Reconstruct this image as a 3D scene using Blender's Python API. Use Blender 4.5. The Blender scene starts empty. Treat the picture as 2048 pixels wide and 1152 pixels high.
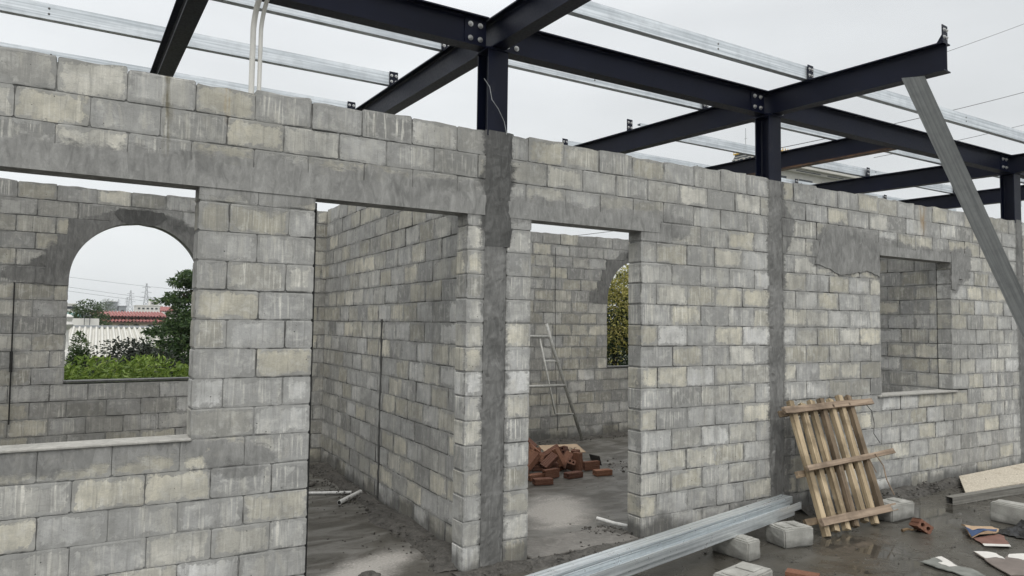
import bpy, bmesh, math, random
from math import radians as R, sin, cos, pi, sqrt
from mathutils import Vector, Matrix, noise as mnoise
random.seed(7)
SC = bpy.context.scene
COL = SC.collection

# ------------------------------------------------------------------ camera
cd = bpy.data.cameras.new('Camera'); cam = bpy.data.objects.new('Camera', cd); COL.objects.link(cam)
yaw, pitch, roll = R(31.47359), R(3.327986), R(.763638)
fwd = Vector((sin(yaw)*cos(pitch), cos(yaw)*cos(pitch), sin(pitch)))
rgt = Vector((cos(yaw), -sin(yaw), 0)); up = rgt.cross(fwd)
r2 = cos(roll)*rgt + sin(roll)*up; u2 = -sin(roll)*rgt + cos(roll)*up
m = Matrix((( r2.x, u2.x, -fwd.x, 0), (r2.y, u2.y, -fwd.y, -3.979745), (r2.z, u2.z, -fwd.z, 1.497149), (0, 0, 0, 1)))
cam.matrix_world = m
cd.sensor_width = 36; cd.lens = 1469.668/2048*36
cd.shift_y = -(576-561.976)/2048
cd.clip_start = .05; cd.clip_end = 6000
SC.camera = cam

# ------------------------------------------------------------------ sky, sun, exposure
W = bpy.data.worlds.new('World'); SC.world = W; W.use_nodes = True
wn, wl = W.node_tree.nodes, W.node_tree.links; wn.clear()
wo = wn.new('ShaderNodeOutputWorld'); tc = wn.new('ShaderNodeTexCoord')
sx = wn.new('ShaderNodeSeparateXYZ'); wl.new(tc.outputs['Generated'], sx.inputs[0])
rp = wn.new('ShaderNodeValToRGB'); wl.new(sx.outputs['Z'], rp.inputs[0])
e = rp.color_ramp.elements
e[0].position = 0; e[0].color = (.40, .412, .412, 1)
e[1].position = 1; e[1].color = (1, 1, 1, 1)
x = e.new(.03); x.color = (.432, .446, .448, 1)
x = e.new(.38); x.color = (.435, .449, .459, 1)
x = e.new(.55); x.color = (.72, .735, .75, 1)
nz = wn.new('ShaderNodeTexNoise'); nz.inputs['Scale'].default_value = 2.2; nz.inputs['Detail'].default_value = 4
mp = wn.new('ShaderNodeMapping'); mp.inputs['Scale'].default_value = (1, 1, 3.2); mp.inputs['Location'].default_value = (3.1, 1.2, .4)
wl.new(tc.outputs['Generated'], mp.inputs[0]); wl.new(mp.outputs[0], nz.inputs['Vector'])
mr = wn.new('ShaderNodeMapRange'); mr.inputs[1].default_value = .3; mr.inputs[2].default_value = .7
mr.inputs[3].default_value = .885; mr.inputs[4].default_value = 1.06
wl.new(nz.outputs['Fac'], mr.inputs[0])
# the cloud is a little greyer towards +x
mx = wn.new('ShaderNodeMapRange'); mx.inputs[1].default_value = .35; mx.inputs[2].default_value = .95
mx.inputs[3].default_value = 1.04; mx.inputs[4].default_value = .84
wl.new(sx.outputs['X'], mx.inputs[0])
mu = wn.new('ShaderNodeMath'); mu.operation = 'MULTIPLY'; wl.new(mr.outputs[0], mu.inputs[0]); wl.new(mx.outputs[0], mu.inputs[1])
vm = wn.new('ShaderNodeVectorMath'); vm.operation = 'SCALE'; wl.new(rp.outputs[0], vm.inputs[0]); wl.new(mu.outputs[0], vm.inputs['Scale'])
bg = wn.new('ShaderNodeBackground'); bg.inputs['Strength'].default_value = 1.95; wl.new(vm.outputs[0], bg.inputs['Color'])
sky = wn.new('ShaderNodeTexSky'); sky.sky_type = 'NISHITA'; sky.sun_disc = False
sky.sun_elevation = R(58); sky.sun_rotation = R(200); sky.dust_density = 4
bg2 = wn.new('ShaderNodeBackground'); bg2.inputs['Strength'].default_value = .005; wl.new(sky.outputs[0], bg2.inputs['Color'])
ad = wn.new('ShaderNodeAddShader'); wl.new(bg.outputs[0], ad.inputs[0]); wl.new(bg2.outputs[0], ad.inputs[1])
wl.new(ad.outputs[0], wo.inputs[0])
sd = bpy.data.lights.new('Sun', 'SUN'); sd.energy = 1.2; sd.angle = R(30); sd.color = (1, .965, .90)
so = bpy.data.objects.new('Sun', sd); COL.objects.link(so)
sunv = Vector((-.30, -.62, .85)).normalized()
so.rotation_euler = sunv.to_track_quat('Z', 'Y').to_euler()
SC.view_settings.view_transform = 'Standard'; SC.view_settings.look = 'None'
SC.view_settings.exposure = 0; SC.view_settings.gamma = 1

# ------------------------------------------------------------------ material helpers
class NT:
    def __init__(s, name):
        s.m = bpy.data.materials.new(name); s.m.use_nodes = True
        s.n, s.l = s.m.node_tree.nodes, s.m.node_tree.links
        s.b = s.n['Principled BSDF']
        s.tc = s.n.new('ShaderNodeTexCoord')
    def put(s, sock, v):
        if v is None: return
        if hasattr(v, 'is_output') or isinstance(v, bpy.types.NodeSocket): s.l.new(v, sock)
        else: sock.default_value = v
    def set(s, **k):
        for a, v in k.items():
            nm = {'base': 'Base Color', 'rough': 'Roughness', 'metal': 'Metallic', 'normal': 'Normal', 'spec': 'Specular IOR Level', 'coat': 'Coat Weight', 'alpha': 'Alpha'}[a]
            if isinstance(v, tuple) and len(v) == 3: v = (*v, 1)
            s.put(s.b.inputs[nm], v)
    def attr(s, name):
        a = s.n.new('ShaderNodeAttribute'); a.attribute_name = name; return a
    def map(s, scale=(1, 1, 1), src='Object', rot=(0, 0, 0), loc=(0, 0, 0)):
        q = s.n.new('ShaderNodeMapping'); q.inputs['Scale'].default_value = scale; q.inputs['Rotation'].default_value = rot
        q.inputs['Location'].default_value = loc
        s.l.new(s.tc.outputs[src] if isinstance(src, str) else src, q.inputs[0]); return q.outputs[0]
    def noise(s, scale, vec=None, detail=4, rough=.55, dist=0):
        q = s.n.new('ShaderNodeTexNoise'); q.inputs['Scale'].default_value = scale; q.inputs['Detail'].default_value = detail
        q.inputs['Roughness'].default_value = rough; q.inputs['Distortion'].default_value = dist
        s.l.new(vec if vec is not None else s.tc.outputs['Object'], q.inputs['Vector']); return q.outputs['Fac']
    def voro(s, scale, vec=None, feature='F1'):
        q = s.n.new('ShaderNodeTexVoronoi'); q.inputs['Scale'].default_value = scale; q.feature = feature
        s.l.new(vec if vec is not None else s.tc.outputs['Object'], q.inputs['Vector']); return q.outputs['Distance']
    def rng(s, v, a, b, c=0., d=1., smooth=False):
        q = s.n.new('ShaderNodeMapRange')
        if smooth: q.interpolation_type = 'SMOOTHSTEP'
        s.put(q.inputs[0], v)
        for i, k in enumerate((a, b, c, d)): s.put(q.inputs[i+1], k)
        return q.outputs[0]
    def math(s, op, a, b=None, c=None):
        q = s.n.new('ShaderNodeMath'); q.operation = op
        for i, k in enumerate((a, b, c)):
            if k is not None: s.put(q.inputs[i], k)
        return q.outputs[0]
    def mix(s, f, a, b, mode='MIX'):
        q = s.n.new('ShaderNodeMix'); q.data_type = 'RGBA'; q.blend_type = mode
        s.put(q.inputs[0], f)
        for i, k in ((6, a), (7, b)):
            if isinstance(k, tuple) and len(k) == 3: k = (*k, 1)
            if isinstance(k, float): k = (k, k, k, 1)
            s.put(q.inputs[i], k)
        return q.outputs[2]
    def ramp(s, v, stops):
        q = s.n.new('ShaderNodeValToRGB'); s.l.new(v, q.inputs[0]); el = q.color_ramp.elements
        for i, (p, c) in enumerate(stops):
            g = el[i] if i < 2 else el.new(p)
            g.position = p; g.color = (*c, 1)
        return q.outputs[0]
    def bump(s, h, strength=.3, dist=.01):
        q = s.n.new('ShaderNodeBump'); q.inputs['Strength'].default_value = strength; q.inputs['Distance'].default_value = dist
        s.l.new(h, q.inputs['Height']); s.l.new(q.outputs[0], s.b.inputs['Normal']); return q
    def sep(s, v=None):
        q = s.n.new('ShaderNodeSeparateXYZ'); s.l.new(v if v is not None else s.tc.outputs['Object'], q.inputs[0]); return q.outputs

def smear_col(t, dk, k=1., sc=1.):
    """grey cement wiped on with a trowel; dk 0 = dry and pale, 1 = wet and dark"""
    n = t.noise(3.2*sc, None, 5, .65, .6); f = t.noise(90, None, 3, .7); st = t.noise(1, t.map((22, 22, 7)), 5, .65, 1.1)
    lo = t.mix(dk, (.175*k, .175*k, .168*k), (.040*k, .040*k, .038*k)); hi = t.mix(dk, (.30*k, .298*k, .285*k), (.085*k, .085*k, .082*k))
    b = t.mix(t.rng(n, .32, .68), lo, hi)
    b = t.mix(t.rng(st, .50, .66, 0, .45), b, t.mix(dk, (.40*k, .398*k, .38*k), (.16*k, .16*k, .155*k)))
    b = t.mix(t.rng(st, .47, .36, 0, .4), b, t.mix(dk, (.11*k, .11*k, .106*k), (.028*k, .028*k, .027*k)))
    b = t.mix(t.rng(f, .3, .75, 0, .28), b, lo)
    return b, t.math('ADD', t.math('MULTIPLY', f, .35), t.math('ADD', n, st))

def mat_smear(name, dk, k=1.):
    t = NT(name); b, h = smear_col(t, dk, k)
    t.set(base=b, rough=.8-.25*dk, spec=.3); t.bump(h, .55, .008); return t.m

def mat_block(name, dark=1., rust=(), damp=True):
    t = NT(name)
    c = t.attr('bcol'); ss = t.n.new('ShaderNodeSeparateColor'); t.l.new(c.outputs['Color'], ss.inputs[0])
    tone, hue, rnd = ss.outputs[0], ss.outputs[1], ss.outputs[2]
    ed = t.attr('edge').outputs['Fac']; sm = t.attr('smear').outputs['Fac']; smd = t.attr('smdark').outputs['Fac']
    P = t.sep()
    off = t.n.new('ShaderNodeCombineXYZ'); t.l.new(t.math('MULTIPLY', rnd, 37.), off.inputs[0]); t.l.new(t.math('MULTIPLY', rnd, 11.), off.inputs[2])
    vv = t.n.new('ShaderNodeVectorMath'); vv.operation = 'ADD'; t.l.new(t.tc.outputs['Object'], vv.inputs[0]); t.l.new(off.outputs[0], vv.inputs[1])
    bv = vv.outputs[0]
    def D(a, b_, c_): return (a*dark, b_*dark, c_*dark)
    g = t.ramp(tone, [(0, D(.20, .20, .193)), (1, D(.58, .58, .565)), (.3, D(.30, .30, .292)), (.75, D(.45, .45, .436))])
    cr = t.ramp(tone, [(0, D(.28, .268, .222)), (1, D(.62, .585, .475)), (.5, D(.43, .405, .325))])
    base = t.mix(t.rng(hue, .38, .78, 0, .95), g, cr)
    # cloudy tone inside a block, darker towards one side or the rim
    cl = t.noise(6.5, bv, 4, .6); cl2 = t.noise(15, bv, 4, .65, .5)
    base = t.mix(t.rng(cl, .42, .62, 0, .8), base, t.mix(.55, base, D(.17, .17, .162)))
    base = t.mix(t.rng(cl2, .5, .68, 0, .55), base, D(.55, .545, .51))
    wt = t.noise(1, t.map((9, 9, 2.2)), 5, .7, .8)
    base = t.mix(t.rng(wt, .52, .66, 0, .45), base, D(.52, .50, .43))
    base = t.mix(t.rng(wt, .46, .34, 0, .38), base, D(.17, .17, .162))
    rim = t.math('MULTIPLY', t.rng(ed, .034, .004), t.rng(t.noise(18, None, 3), .40, .66))
    base = t.mix(t.math('MULTIPLY', rim, .30), base, D(.22, .22, .212))
    # vertical runs, pale and dark
    st = t.noise(1, t.map((75, 75, 3.2), bv), 3, .6, .25)
    stm = t.math('MULTIPLY', t.rng(st, .53, .63), t.math('MULTIPLY', t.rng(rnd, .2, .8, .1, .8), t.rng(cl, .68, .42)))
    base = t.mix(stm, base, D(.68, .665, .60))
    sd_ = t.noise(1, t.map((40, 40, 2.4), bv, loc=(4, 2, 9)), 4, .65, .5)
    base = t.mix(t.rng(sd_, .54, .70, 0, .5), base, D(.16, .16, .152))
    # trowel lines and thin cracks
    tl = t.noise(1, t.map((5, 5, 34), None or 'Object', rot=(0, .25, 0)), 4, .7, 2.2)
    base = t.mix(t.rng(t.math('ABSOLUTE', t.math('SUBTRACT', tl, .5)), .012, .002, 0, .35), base, D(.1, .1, .097))
    # grain and pits
    gr = t.noise(150, None, 3, .7)
    base = t.mix(t.rng(gr, .3, .7, .0, .25), base, D(.17, .17, .163))
    pit = t.voro(24, bv); pitm = t.math('MULTIPLY', t.math('LESS_THAN', pit, .085), t.math('GREATER_THAN', t.noise(9, bv, 1), .55))
    base = t.mix(t.math('MULTIPLY', pitm, .85), base, (.045, .045, .043))
    # mortar wiped over the joints, wider in some places
    n1 = t.noise(30, None, 5, .75, .3); n2 = t.noise(5.0, None, 4, .65)
    n3_ = t.noise(90, None, 3, .7)
    wdt = t.math('ADD', t.math('ADD', t.math('MULTIPLY', t.math('SUBTRACT', n2, .39), .13), t.math('MULTIPLY', t.math('SUBTRACT', n1, .49), .11)), t.math('MULTIPLY', t.math('SUBTRACT', n3_, .5), .012))
    mm = t.math('MULTIPLY', t.rng(t.math('SUBTRACT', wdt, ed), -.004, .005), t.rng(ed, .044, .026))
    mc = t.ramp(t.noise(9, None, 5, .65, .5), [(.28, D(.165, .165, .158)), (.72, D(.34, .34, .327))])
    base = t.mix(t.math('MULTIPLY', mm, .8), base, mc)
    # dark open cracks along parts of the joints
    ck = t.math('MULTIPLY', t.rng(ed, .0045, .0015), t.rng(t.noise(4.2, t.map((1, 1, 1), loc=(7, 3, 1)), 4, .7), .51, .60))
    base = t.mix(t.math('MULTIPLY', ck, .85), base, (.05, .05, .048))
    # broad weather stains
    bs = t.noise(1.1, None, 5, .65)
    base = t.mix(t.rng(bs, .42, .66, 0, .5), base, D(.15, .149, .138))
    # trowelled cement over the blocks
    sn = t.math('ADD', t.math('MULTIPLY', t.math('SUBTRACT', t.noise(1, t.map((11, 11, 19)), 6, .75, .4), .5), .17), t.math('MULTIPLY', t.math('SUBTRACT', t.noise(4.5, None, 4, .6), .5), .13))
    smk = t.rng(t.math('ADD', sm, sn), -.016, .014)
    sc_, sh = smear_col(t, smd, dark)
    base = t.mix(t.math('MULTIPLY', smk, t.rng(t.noise(12, None, 3), .3, .5, .8, 1.)), base, sc_)
    if damp:   # rising damp from the wet slab
        dn = t.math('ADD', t.math('MULTIPLY', t.noise(5, None, 4), .34), -.06)
        dm = t.rng(t.math('SUBTRACT', dn, P[2]), -.03, .05)
        base = t.mix(t.math('MULTIPLY', dm, .65), base, (.06, .059, .055))
    for (x0, w, z0, col, amt) in rust:
        wob = t.math('ADD', P[0], t.math('MULTIPLY', t.math('SUBTRACT', t.noise(14), .5), .05))
        dx = t.math('ABSOLUTE', t.math('SUBTRACT', wob, x0))
        k = t.math('MULTIPLY', t.rng(dx, w*1.2, w*.2), t.math('MULTIPLY', t.rng(P[2], z0-.06, z0+.1), t.rng(t.noise(1, t.map((60, 60, 5))), .38, .6)))
        base = t.mix(t.math('MULTIPLY', k, amt), base, col)
    t.set(base=base, rough=t.rng(gr, 0, 1, .8, .95), spec=.25)
    h = t.math('ADD', t.math('MULTIPLY', gr, .35), t.math('ADD', t.math('MULTIPLY', st, .25), t.math('MULTIPLY', mm, .35)))
    h = t.math('SUBTRACT', t.math('ADD', h, t.math('MULTIPLY', smk, t.math('MULTIPLY', sh, .5))), t.math('ADD', t.math('MULTIPLY', pitm, .8), t.math('MULTIPLY', ck, .8)))
    t.bump(h, .5, .005)
    return t.m

def mat_cement(name, lo, hi, wet=.0, rough=.85, sc=5.):
    t = NT(name)
    n = t.noise(sc, None, 5, .65, .6); f = t.noise(70, None, 3, .7); st = t.noise(1, t.map((26, 26, 5)), 4, .6, .8)
    b = t.mix(t.rng(n, .32, .68), lo, hi)
    b = t.mix(t.rng(st, .42, .66, 0, .4), b, tuple(q*1.35 for q in hi))
    b = t.mix(t.rng(f, .3, .75, 0, .35), b, tuple(q*.55 for q in lo))
    t.set(base=b, rough=t.rng(n, .3, .7, rough-.12, rough+.05), spec=.3)
    t.bump(t.math('ADD', t.math('MULTIPLY', f, .4), t.math('ADD', n, st)), .5, .007)
    return t.m

def mat_steel(name, rust=False):
    t = NT(name)
    n = t.noise(3, None, 5, .6); f = t.noise(60, None, 3, .6)
    b = t.mix(t.rng(n, .35, .7), (.0014, .0026, .0105), (.0034, .0054, .018))
    b = t.mix(t.rng(t.noise(1, t.map((9, 9, 40)), 4, .7), .66, .74, 0, .25), b, (.035, .036, .038))
    b = t.mix(t.rng(t.noise(5, t.map((1, 1, 3)), 6, .7), .60, .74, 0, .4), b, (.03, .031, .034))
    b = t.mix(t.rng(t.voro(9), .035, .02, 0, .35), b, (.10, .10, .10))
    if rust:
        P = t.sep(); k = t.math('MULTIPLY', t.rng(P[2], .035, .0), t.rng(t.noise(8), .3, .55))
        b = t.mix(k, b, (.16, .085, .04))
    t.set(base=b, rough=t.rng(f, .3, .7, .36, .52), spec=.2)
    t.bump(f, .08, .003)
    return t.m

def mat_galv(name, lo=(.27, .30, .32), hi=(.62, .655, .68), axis=0, metal=.55, rough=.42):
    t = NT(name)
    sc = [60, 60, 60]; sc[axis] = 1.2
    st = t.noise(1, t.map(tuple(sc)), 3, .55); n = t.noise(12, None, 4, .6); sp = t.voro(140)
    b = t.mix(t.rng(st, .36, .64), lo, hi)
    b = t.mix(t.rng(n, .45, .75, 0, .35), b, tuple(q*.7 for q in lo))
    b = t.mix(t.rng(sp, .1, .6, 0, .10), b, hi)
    t.set(base=b, metal=metal, rough=t.rng(n, .3, .7, rough-.08, rough+.14))
    t.bump(st, .1, .002)
    return t.m

def mat_wood(name, lo, hi, axis=2):
    t = NT(name)
    sc = [38, 38, 38]; sc[axis] = 1.6
    oi = t.n.new('ShaderNodeObjectInfo')
    off = t.n.new('ShaderNodeVectorMath'); off.operation = 'SCALE'; off.inputs[0].default_value = (3, 5, 7); t.l.new(oi.outputs['Random'], off.inputs['Scale'])
    vv = t.n.new('ShaderNodeVectorMath'); vv.operation = 'ADD'; t.l.new(t.tc.outputs['Object'], vv.inputs[0]); t.l.new(off.outputs[0], vv.inputs[1])
    st = t.noise(1, t.map(tuple(sc), vv.outputs[0]), 5, .6, .5); n = t.noise(4, vv.outputs[0], 4, .6)
    b = t.mix(t.rng(st, .36, .62), lo, hi)
    b = t.mix(t.rng(n, .44, .62, 0, .75), b, tuple(q*.42 for q in lo))
    b = t.mix(t.math('MULTIPLY', oi.outputs['Random'], .45), b, tuple(q*.6 for q in hi))
    kn = t.voro(4.2, vv.outputs[0]); b = t.mix(t.rng(kn, .09, .04), b, (.04, .025, .015))
    t.set(base=b, rough=.82, spec=.2)
    t.bump(st, .5, .003)
    return t.m

def mat_leaf(name, c0, c1, c2, trans=.25):
    t = NT(name)
    a = t.attr('lcol').outputs['Fac']
    b = t.ramp(a, [(0, c0), (1, c2), (.55, c1)])
    t.set(base=b, rough=.5, spec=.35)
    tr = t.n.new('ShaderNodeBsdfTranslucent'); t.l.new(b, tr.inputs[0])
    ms = t.n.new('ShaderNodeMixShader'); ms.inputs[0].default_value = trans
    t.l.new(t.b.outputs[0], ms.inputs[1]); t.l.new(tr.outputs[0], ms.inputs[2])
    t.l.new(ms.outputs[0], t.n['Material Output'].inputs[0])
    return t.m

def mat_plain(name, col, rough=.6, metal=0, var=.25, sc=12, spec=.4):
    t = NT(name)
    n = t.noise(sc, None, 5, .6)
    b = t.mix(t.rng(n, .3, .7), tuple(q*(1-var) for q in col), tuple(min(1, q*(1+var)) for q in col))
    t.set(base=b, rough=rough, metal=metal, spec=spec); t.bump(n, .15, .004)
    return t.m

# ------------------------------------------------------------------ mesh helpers
class MB:
    def __init__(s): s.v = []; s.f = []; s.mi = []
    def add(s, vs, fs, mi=0):
        o = len(s.v); s.v += [tuple(q) for q in vs]
        for f in fs: s.f.append(tuple(i+o for i in f)); s.mi.append(mi)
    def box(s, x0, x1, y0, y1, z0, z1, mi=0, bev=0., jit=0., M=None):
        bm = bmesh.new(); bmesh.ops.create_cube(bm, size=1)
        for v in bm.verts:
            v.co = Vector((x0+(v.co.x+.5)*(x1-x0), y0+(v.co.y+.5)*(y1-y0), z0+(v.co.z+.5)*(z1-z0)))
            if jit: v.co += Vector((random.uniform(-jit, jit), random.uniform(-jit, jit), random.uniform(-jit, jit)))
        if bev: bmesh.ops.bevel(bm, geom=bm.edges[:], offset=bev, segments=1, affect='EDGES')
        s.bm(bm, mi, M)
    def bm(s, bm, mi=0, M=None):
        bm.verts.index_update()
        s.add([(M @ v.co if M else v.co) for v in bm.verts], [[v.index for v in f.verts] for f in bm.faces], mi); bm.free()
    def prism(s, sec, L, M=None, mi=0, ends=True):
        """section (a,b) extruded along local x from 0 to L: a -> y, b -> z"""
        n = len(sec); vs = [(0, a, b) for a, b in sec]+[(L, a, b) for a, b in sec]
        if M: vs = [M @ Vector(v) for v in vs]
        fs = [(i, (i+1) % n, n+(i+1) % n, n+i) for i in range(n)]
        if ends: fs += [tuple(range(n-1, -1, -1)), tuple(range(n, 2*n))]
        s.add(vs, fs, mi)
    def tube(s, pts, r, seg=10, mi=0, caps=True):
        pts = [Vector(p) for p in pts]; n = len(pts); vs = []; fs = []
        rr = r if isinstance(r, (list, tuple)) else [r]*n
        prev = None
        for i, p in enumerate(pts):
            d = (pts[min(i+1, n-1)]-pts[max(i-1, 0)]).normalized()
            a = prev if prev is not None else (Vector((0, 0, 1)) if abs(d.z) < .9 else Vector((1, 0, 0)))
            a = (a-d*a.dot(d)).normalized(); prev = a; b = d.cross(a)
            for k in range(seg):
                t = 2*pi*k/seg; vs.append(p+(a*cos(t)+b*sin(t))*rr[i])
        for i in range(n-1):
            for k in range(seg):
                k2 = (k+1) % seg; fs.append((i*seg+k, i*seg+k2, (i+1)*seg+k2, (i+1)*seg+k))
        if caps: fs += [tuple(range(seg-1, -1, -1)), tuple((n-1)*seg+k for k in range(seg))]
        s.add(vs, fs, mi)
    def build(s, name, mats, parent=None, smooth=False, loc=None, M=None):
        me = bpy.data.meshes.new(name); me.from_pydata(s.v, [], s.f)
        for q in (mats if isinstance(mats, (list, tuple)) else [mats]): me.materials.append(q)
        me.polygons.foreach_set('material_index', s.mi)
        if smooth: me.polygons.foreach_set('use_smooth', [True]*len(me.polygons))
        me.update(); bm = bmesh.new(); bm.from_mesh(me); bmesh.ops.recalc_face_normals(bm, faces=bm.faces[:]); bm.to_mesh(me); bm.free()
        return link(name, me, parent, loc, M)
def link(name, me, parent=None, loc=None, M=None):
    o = bpy.data.objects.new(name, me); COL.objects.link(o)
    if parent: o.parent = parent
    if M is not None: o.matrix_local = M
    if loc is not None: o.location = loc
    return o
def tag(o, label=None, cat=None, group=None, kind=None):
    for k, v in (('label', label), ('category', cat), ('group', group), ('kind', kind)):
        if v: o[k] = v
    return o
def empty(name, loc=(0, 0, 0), rz=0., **k):
    o = bpy.data.objects.new(name, None); COL.objects.link(o); o.location = loc; o.rotation_euler = (0, 0, rz); o.empty_display_size = .1
    return tag(o, **k)
def copy_tree(o, parent=None):
    c = o.copy(); COL.objects.link(c)
    if parent: c.parent = parent
    for ch in list(o.children): copy_tree(ch, c)
    return c
def frame(p0, p1, upv=(0, 0, 1)):
    """matrix: local x runs p0 -> p1, z as close to upv as it can"""
    p0, p1 = Vector(p0), Vector(p1); x = (p1-p0).normalized(); z = Vector(upv); z = (z-x*z.dot(x)).normalized(); y = z.cross(x)
    return Matrix(((x.x, y.x, z.x, p0.x), (x.y, y.y, z.y, p0.y), (x.z, y.z, z.z, p0.z), (0, 0, 0, 1)))
def rnd(a, b): return random.uniform(a, b)

# ------------------------------------------------------------------ materials
RUST = ((.41, .022, 2.30, (.12, .105, .06), .75), (.69, .016, 2.56, (.33, .22, .08), .8), (7.12, .07, 2.42, (.36, .23, .09), .6), (.30, .012, 2.45, (.55, .54, .50), .5))
M_front = mat_block('block_front', 1.22, RUST)
M_inner = mat_block('block_inner', 1.14)
M_part = mat_block('block_partition', 1.26)
M_mortar = mat_cement('joint_mortar', (.15, .15, .145), (.30, .30, .29))
M_strip = mat_smear('column_mortar', .58, 1.12); M_strip2 = mat_smear('column_mortar_darker', .58, 1.22); M_patch = mat_smear('plaster_patch', .34, 1.22); M_strip_dark = mat_smear('wet_mortar', .88); M_lintel = mat_smear('lintel_concrete', .22, 1.22); M_arch = mat_smear('arch_mortar', .52, 1.05)
M_sill = mat_cement('sill_cement', (.25, .246, .225), (.40, .39, .36), sc=4)
M_steel = mat_steel('painted_steel'); M_steel_r = mat_steel('painted_steel_rusting', True)
M_bolt = mat_plain('bolt_zinc', (.55, .55, .54), .35, .7, .1)
M_galv = mat_galv('galvanised', (.42, .46, .49), (.74, .78, .81), 0, .35, .45); M_galv_b = mat_galv('galvanised_brace', (.27, .285, .29), (.43, .45, .455), 0, .35, .5)
M_galv_n = mat_galv('galvanised_new', (.46, .50, .52), (.82, .86, .875), 0, .72, .32)
M_pvc = mat_plain('white_pvc', (.62, .61, .57), .4, 0, .06)
M_pvc_d = mat_plain('white_pvc_dirty', (.6, .6, .58), .45, 0, .2, 30)
M_paint = mat_plain('scaffold_paint', (.42, .42, .395), .5, .1, .25, 40)
M_wood = mat_wood('raw_wood', (.26, .165, .08), (.50, .36, .20)); M_wood_g = mat_wood('weathered_wood', (.19, .14, .10), (.40, .31, .23), 0)
M_wood_d = mat_wood('dark_wood', (.10, .065, .035), (.22, .15, .085))
M_brick = None

# ------------------------------------------------------------------ the setting: slab, ground
def mat_floor():
    t = NT('wet_slab')
    P = t.sep()
    n1 = t.noise(.8, None, 5, .6, .3); n2 = t.noise(5, None, 5, .65, .4); n3 = t.noise(60, None, 4, .7); n4 = t.noise(2.2, t.map((1, 2.6, 1)), 5, .6, 1.2)
    b = t.mix(t.rng(n2, .3, .7), (.050, .046, .038), (.090, .083, .069))
    b = t.mix(t.rng(n4, .5, .72, 0, .7), b, (.125, .12, .108))
    b = t.mix(t.rng(n3, .35, .75, 0, .4), b, (.03, .029, .026))
    # inside the rooms the slab is half dry and paler
    ins = t.math('MULTIPLY', t.rng(P[1], .0, .5), t.rng(n4, .42, .62))
    b = t.mix(t.math('MULTIPLY', ins, .6), b, (.20, .195, .18))
    dry = None
    for (cx, cy, rx, ry, a) in ((3.46, .95, .34, .62, -.6), (3.05, 1.35, .35, .4, 0), (1.62, .33, .50, .20, .55), (.9, .05, .7, .2, .3)):
        dx = t.math('SUBTRACT', P[0], cx); dy = t.math('SUBTRACT', P[1], cy)
        u = t.math('ADD', t.math('MULTIPLY', dx, cos(a)/rx), t.math('MULTIPLY', dy, sin(a)/rx))
        v = t.math('ADD', t.math('MULTIPLY', dx, -sin(a)/ry), t.math('MULTIPLY', dy, cos(a)/ry))
        q = t.math('SQRT', t.math('ADD', t.math('MULTIPLY', u, u), t.math('MULTIPLY', v, v)))
        q = t.math('ADD', q, t.math('MULTIPLY', t.math('SUBTRACT', n4, .5), 1.3))
        q = t.math('ADD', q, t.math('MULTIPLY', t.math('SUBTRACT', n2, .5), 1.1)); q = t.math('ADD', q, t.math('MULTIPLY', t.math('SUBTRACT', n3, .5), .9))
        k = t.rng(q, 1.1, .45)
        dry = k if dry is None else t.math('MAXIMUM', dry, k)
    b = t.mix(t.math('MULTIPLY', dry, .85), b, t.mix(t.rng(n3, .3, .7), (.42, .40, .37), (.30, .285, .26)))
    # standing water: low places of the slab
    pud = t.rng(t.math('ADD', t.math('MULTIPLY', n1, .7), t.math('MULTIPLY', n2, .3)), .52, .44)
    out = t.rng(P[1], .12, -.15)
    pud = t.math('MULTIPLY', pud, t.math('ADD', t.math('MULTIPLY', out, .9), .1))
    pud = t.math('MULTIPLY', pud, t.math('SUBTRACT', 1., dry))
    b = t.mix(t.math('MULTIPLY', pud, .5), b, (.035, .033, .029))
    rg = t.math('SUBTRACT', t.rng(n2, .3, .7, .34, .55), t.math('MULTIPLY', out, .12))
    rg = t.mix(pud, rg, .04); rg = t.mix(dry, rg, .85)
    t.set(base=b, rough=rg, spec=.5)
    h = t.math('MULTIPLY', t.math('ADD', t.math('MULTIPLY', n3, .5), n2), t.math('SUBTRACT', 1.02, pud))
    t.bump(h, .5, .008)
    return t.m
M_floor = mat_floor()
b = MB(); b.add([(-7, -9, 0), (16, -9, 0), (16, 4.35, 0), (-7, 4.35, 0)], [(0, 1, 2, 3)])
b.box(-7.05, 16.05, -9.05, 4.4, -.35, -.004)
tag(b.build('floor_slab', M_floor), kind='structure')
t = NT('far_ground'); n = t.noise(.02, None, 6, .6); n2 = t.noise(.4, None, 5)
t.set(base=t.mix(t.rng(n, .4, .6), t.mix(n2, (.05, .07, .03), (.09, .10, .05)), (.16, .155, .14)), rough=.95)
b = MB(); b.add([(-290, -55, -5.2), (415, -55, -5.2), (415, 1490, -5.2), (-290, 1490, -5.2)], [(0, 1, 2, 3)])
tag(b.build('ground', t.m), kind='structure')
b = MB(); b.box(-6.9, 15.9, -8.9, 4.25, -5.2, -.354)
o = tag(b.build('lower_storey', mat_cement('storey_render', (.3, .29, .27), (.42, .41, .38), sc=1)), kind='structure')

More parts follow.
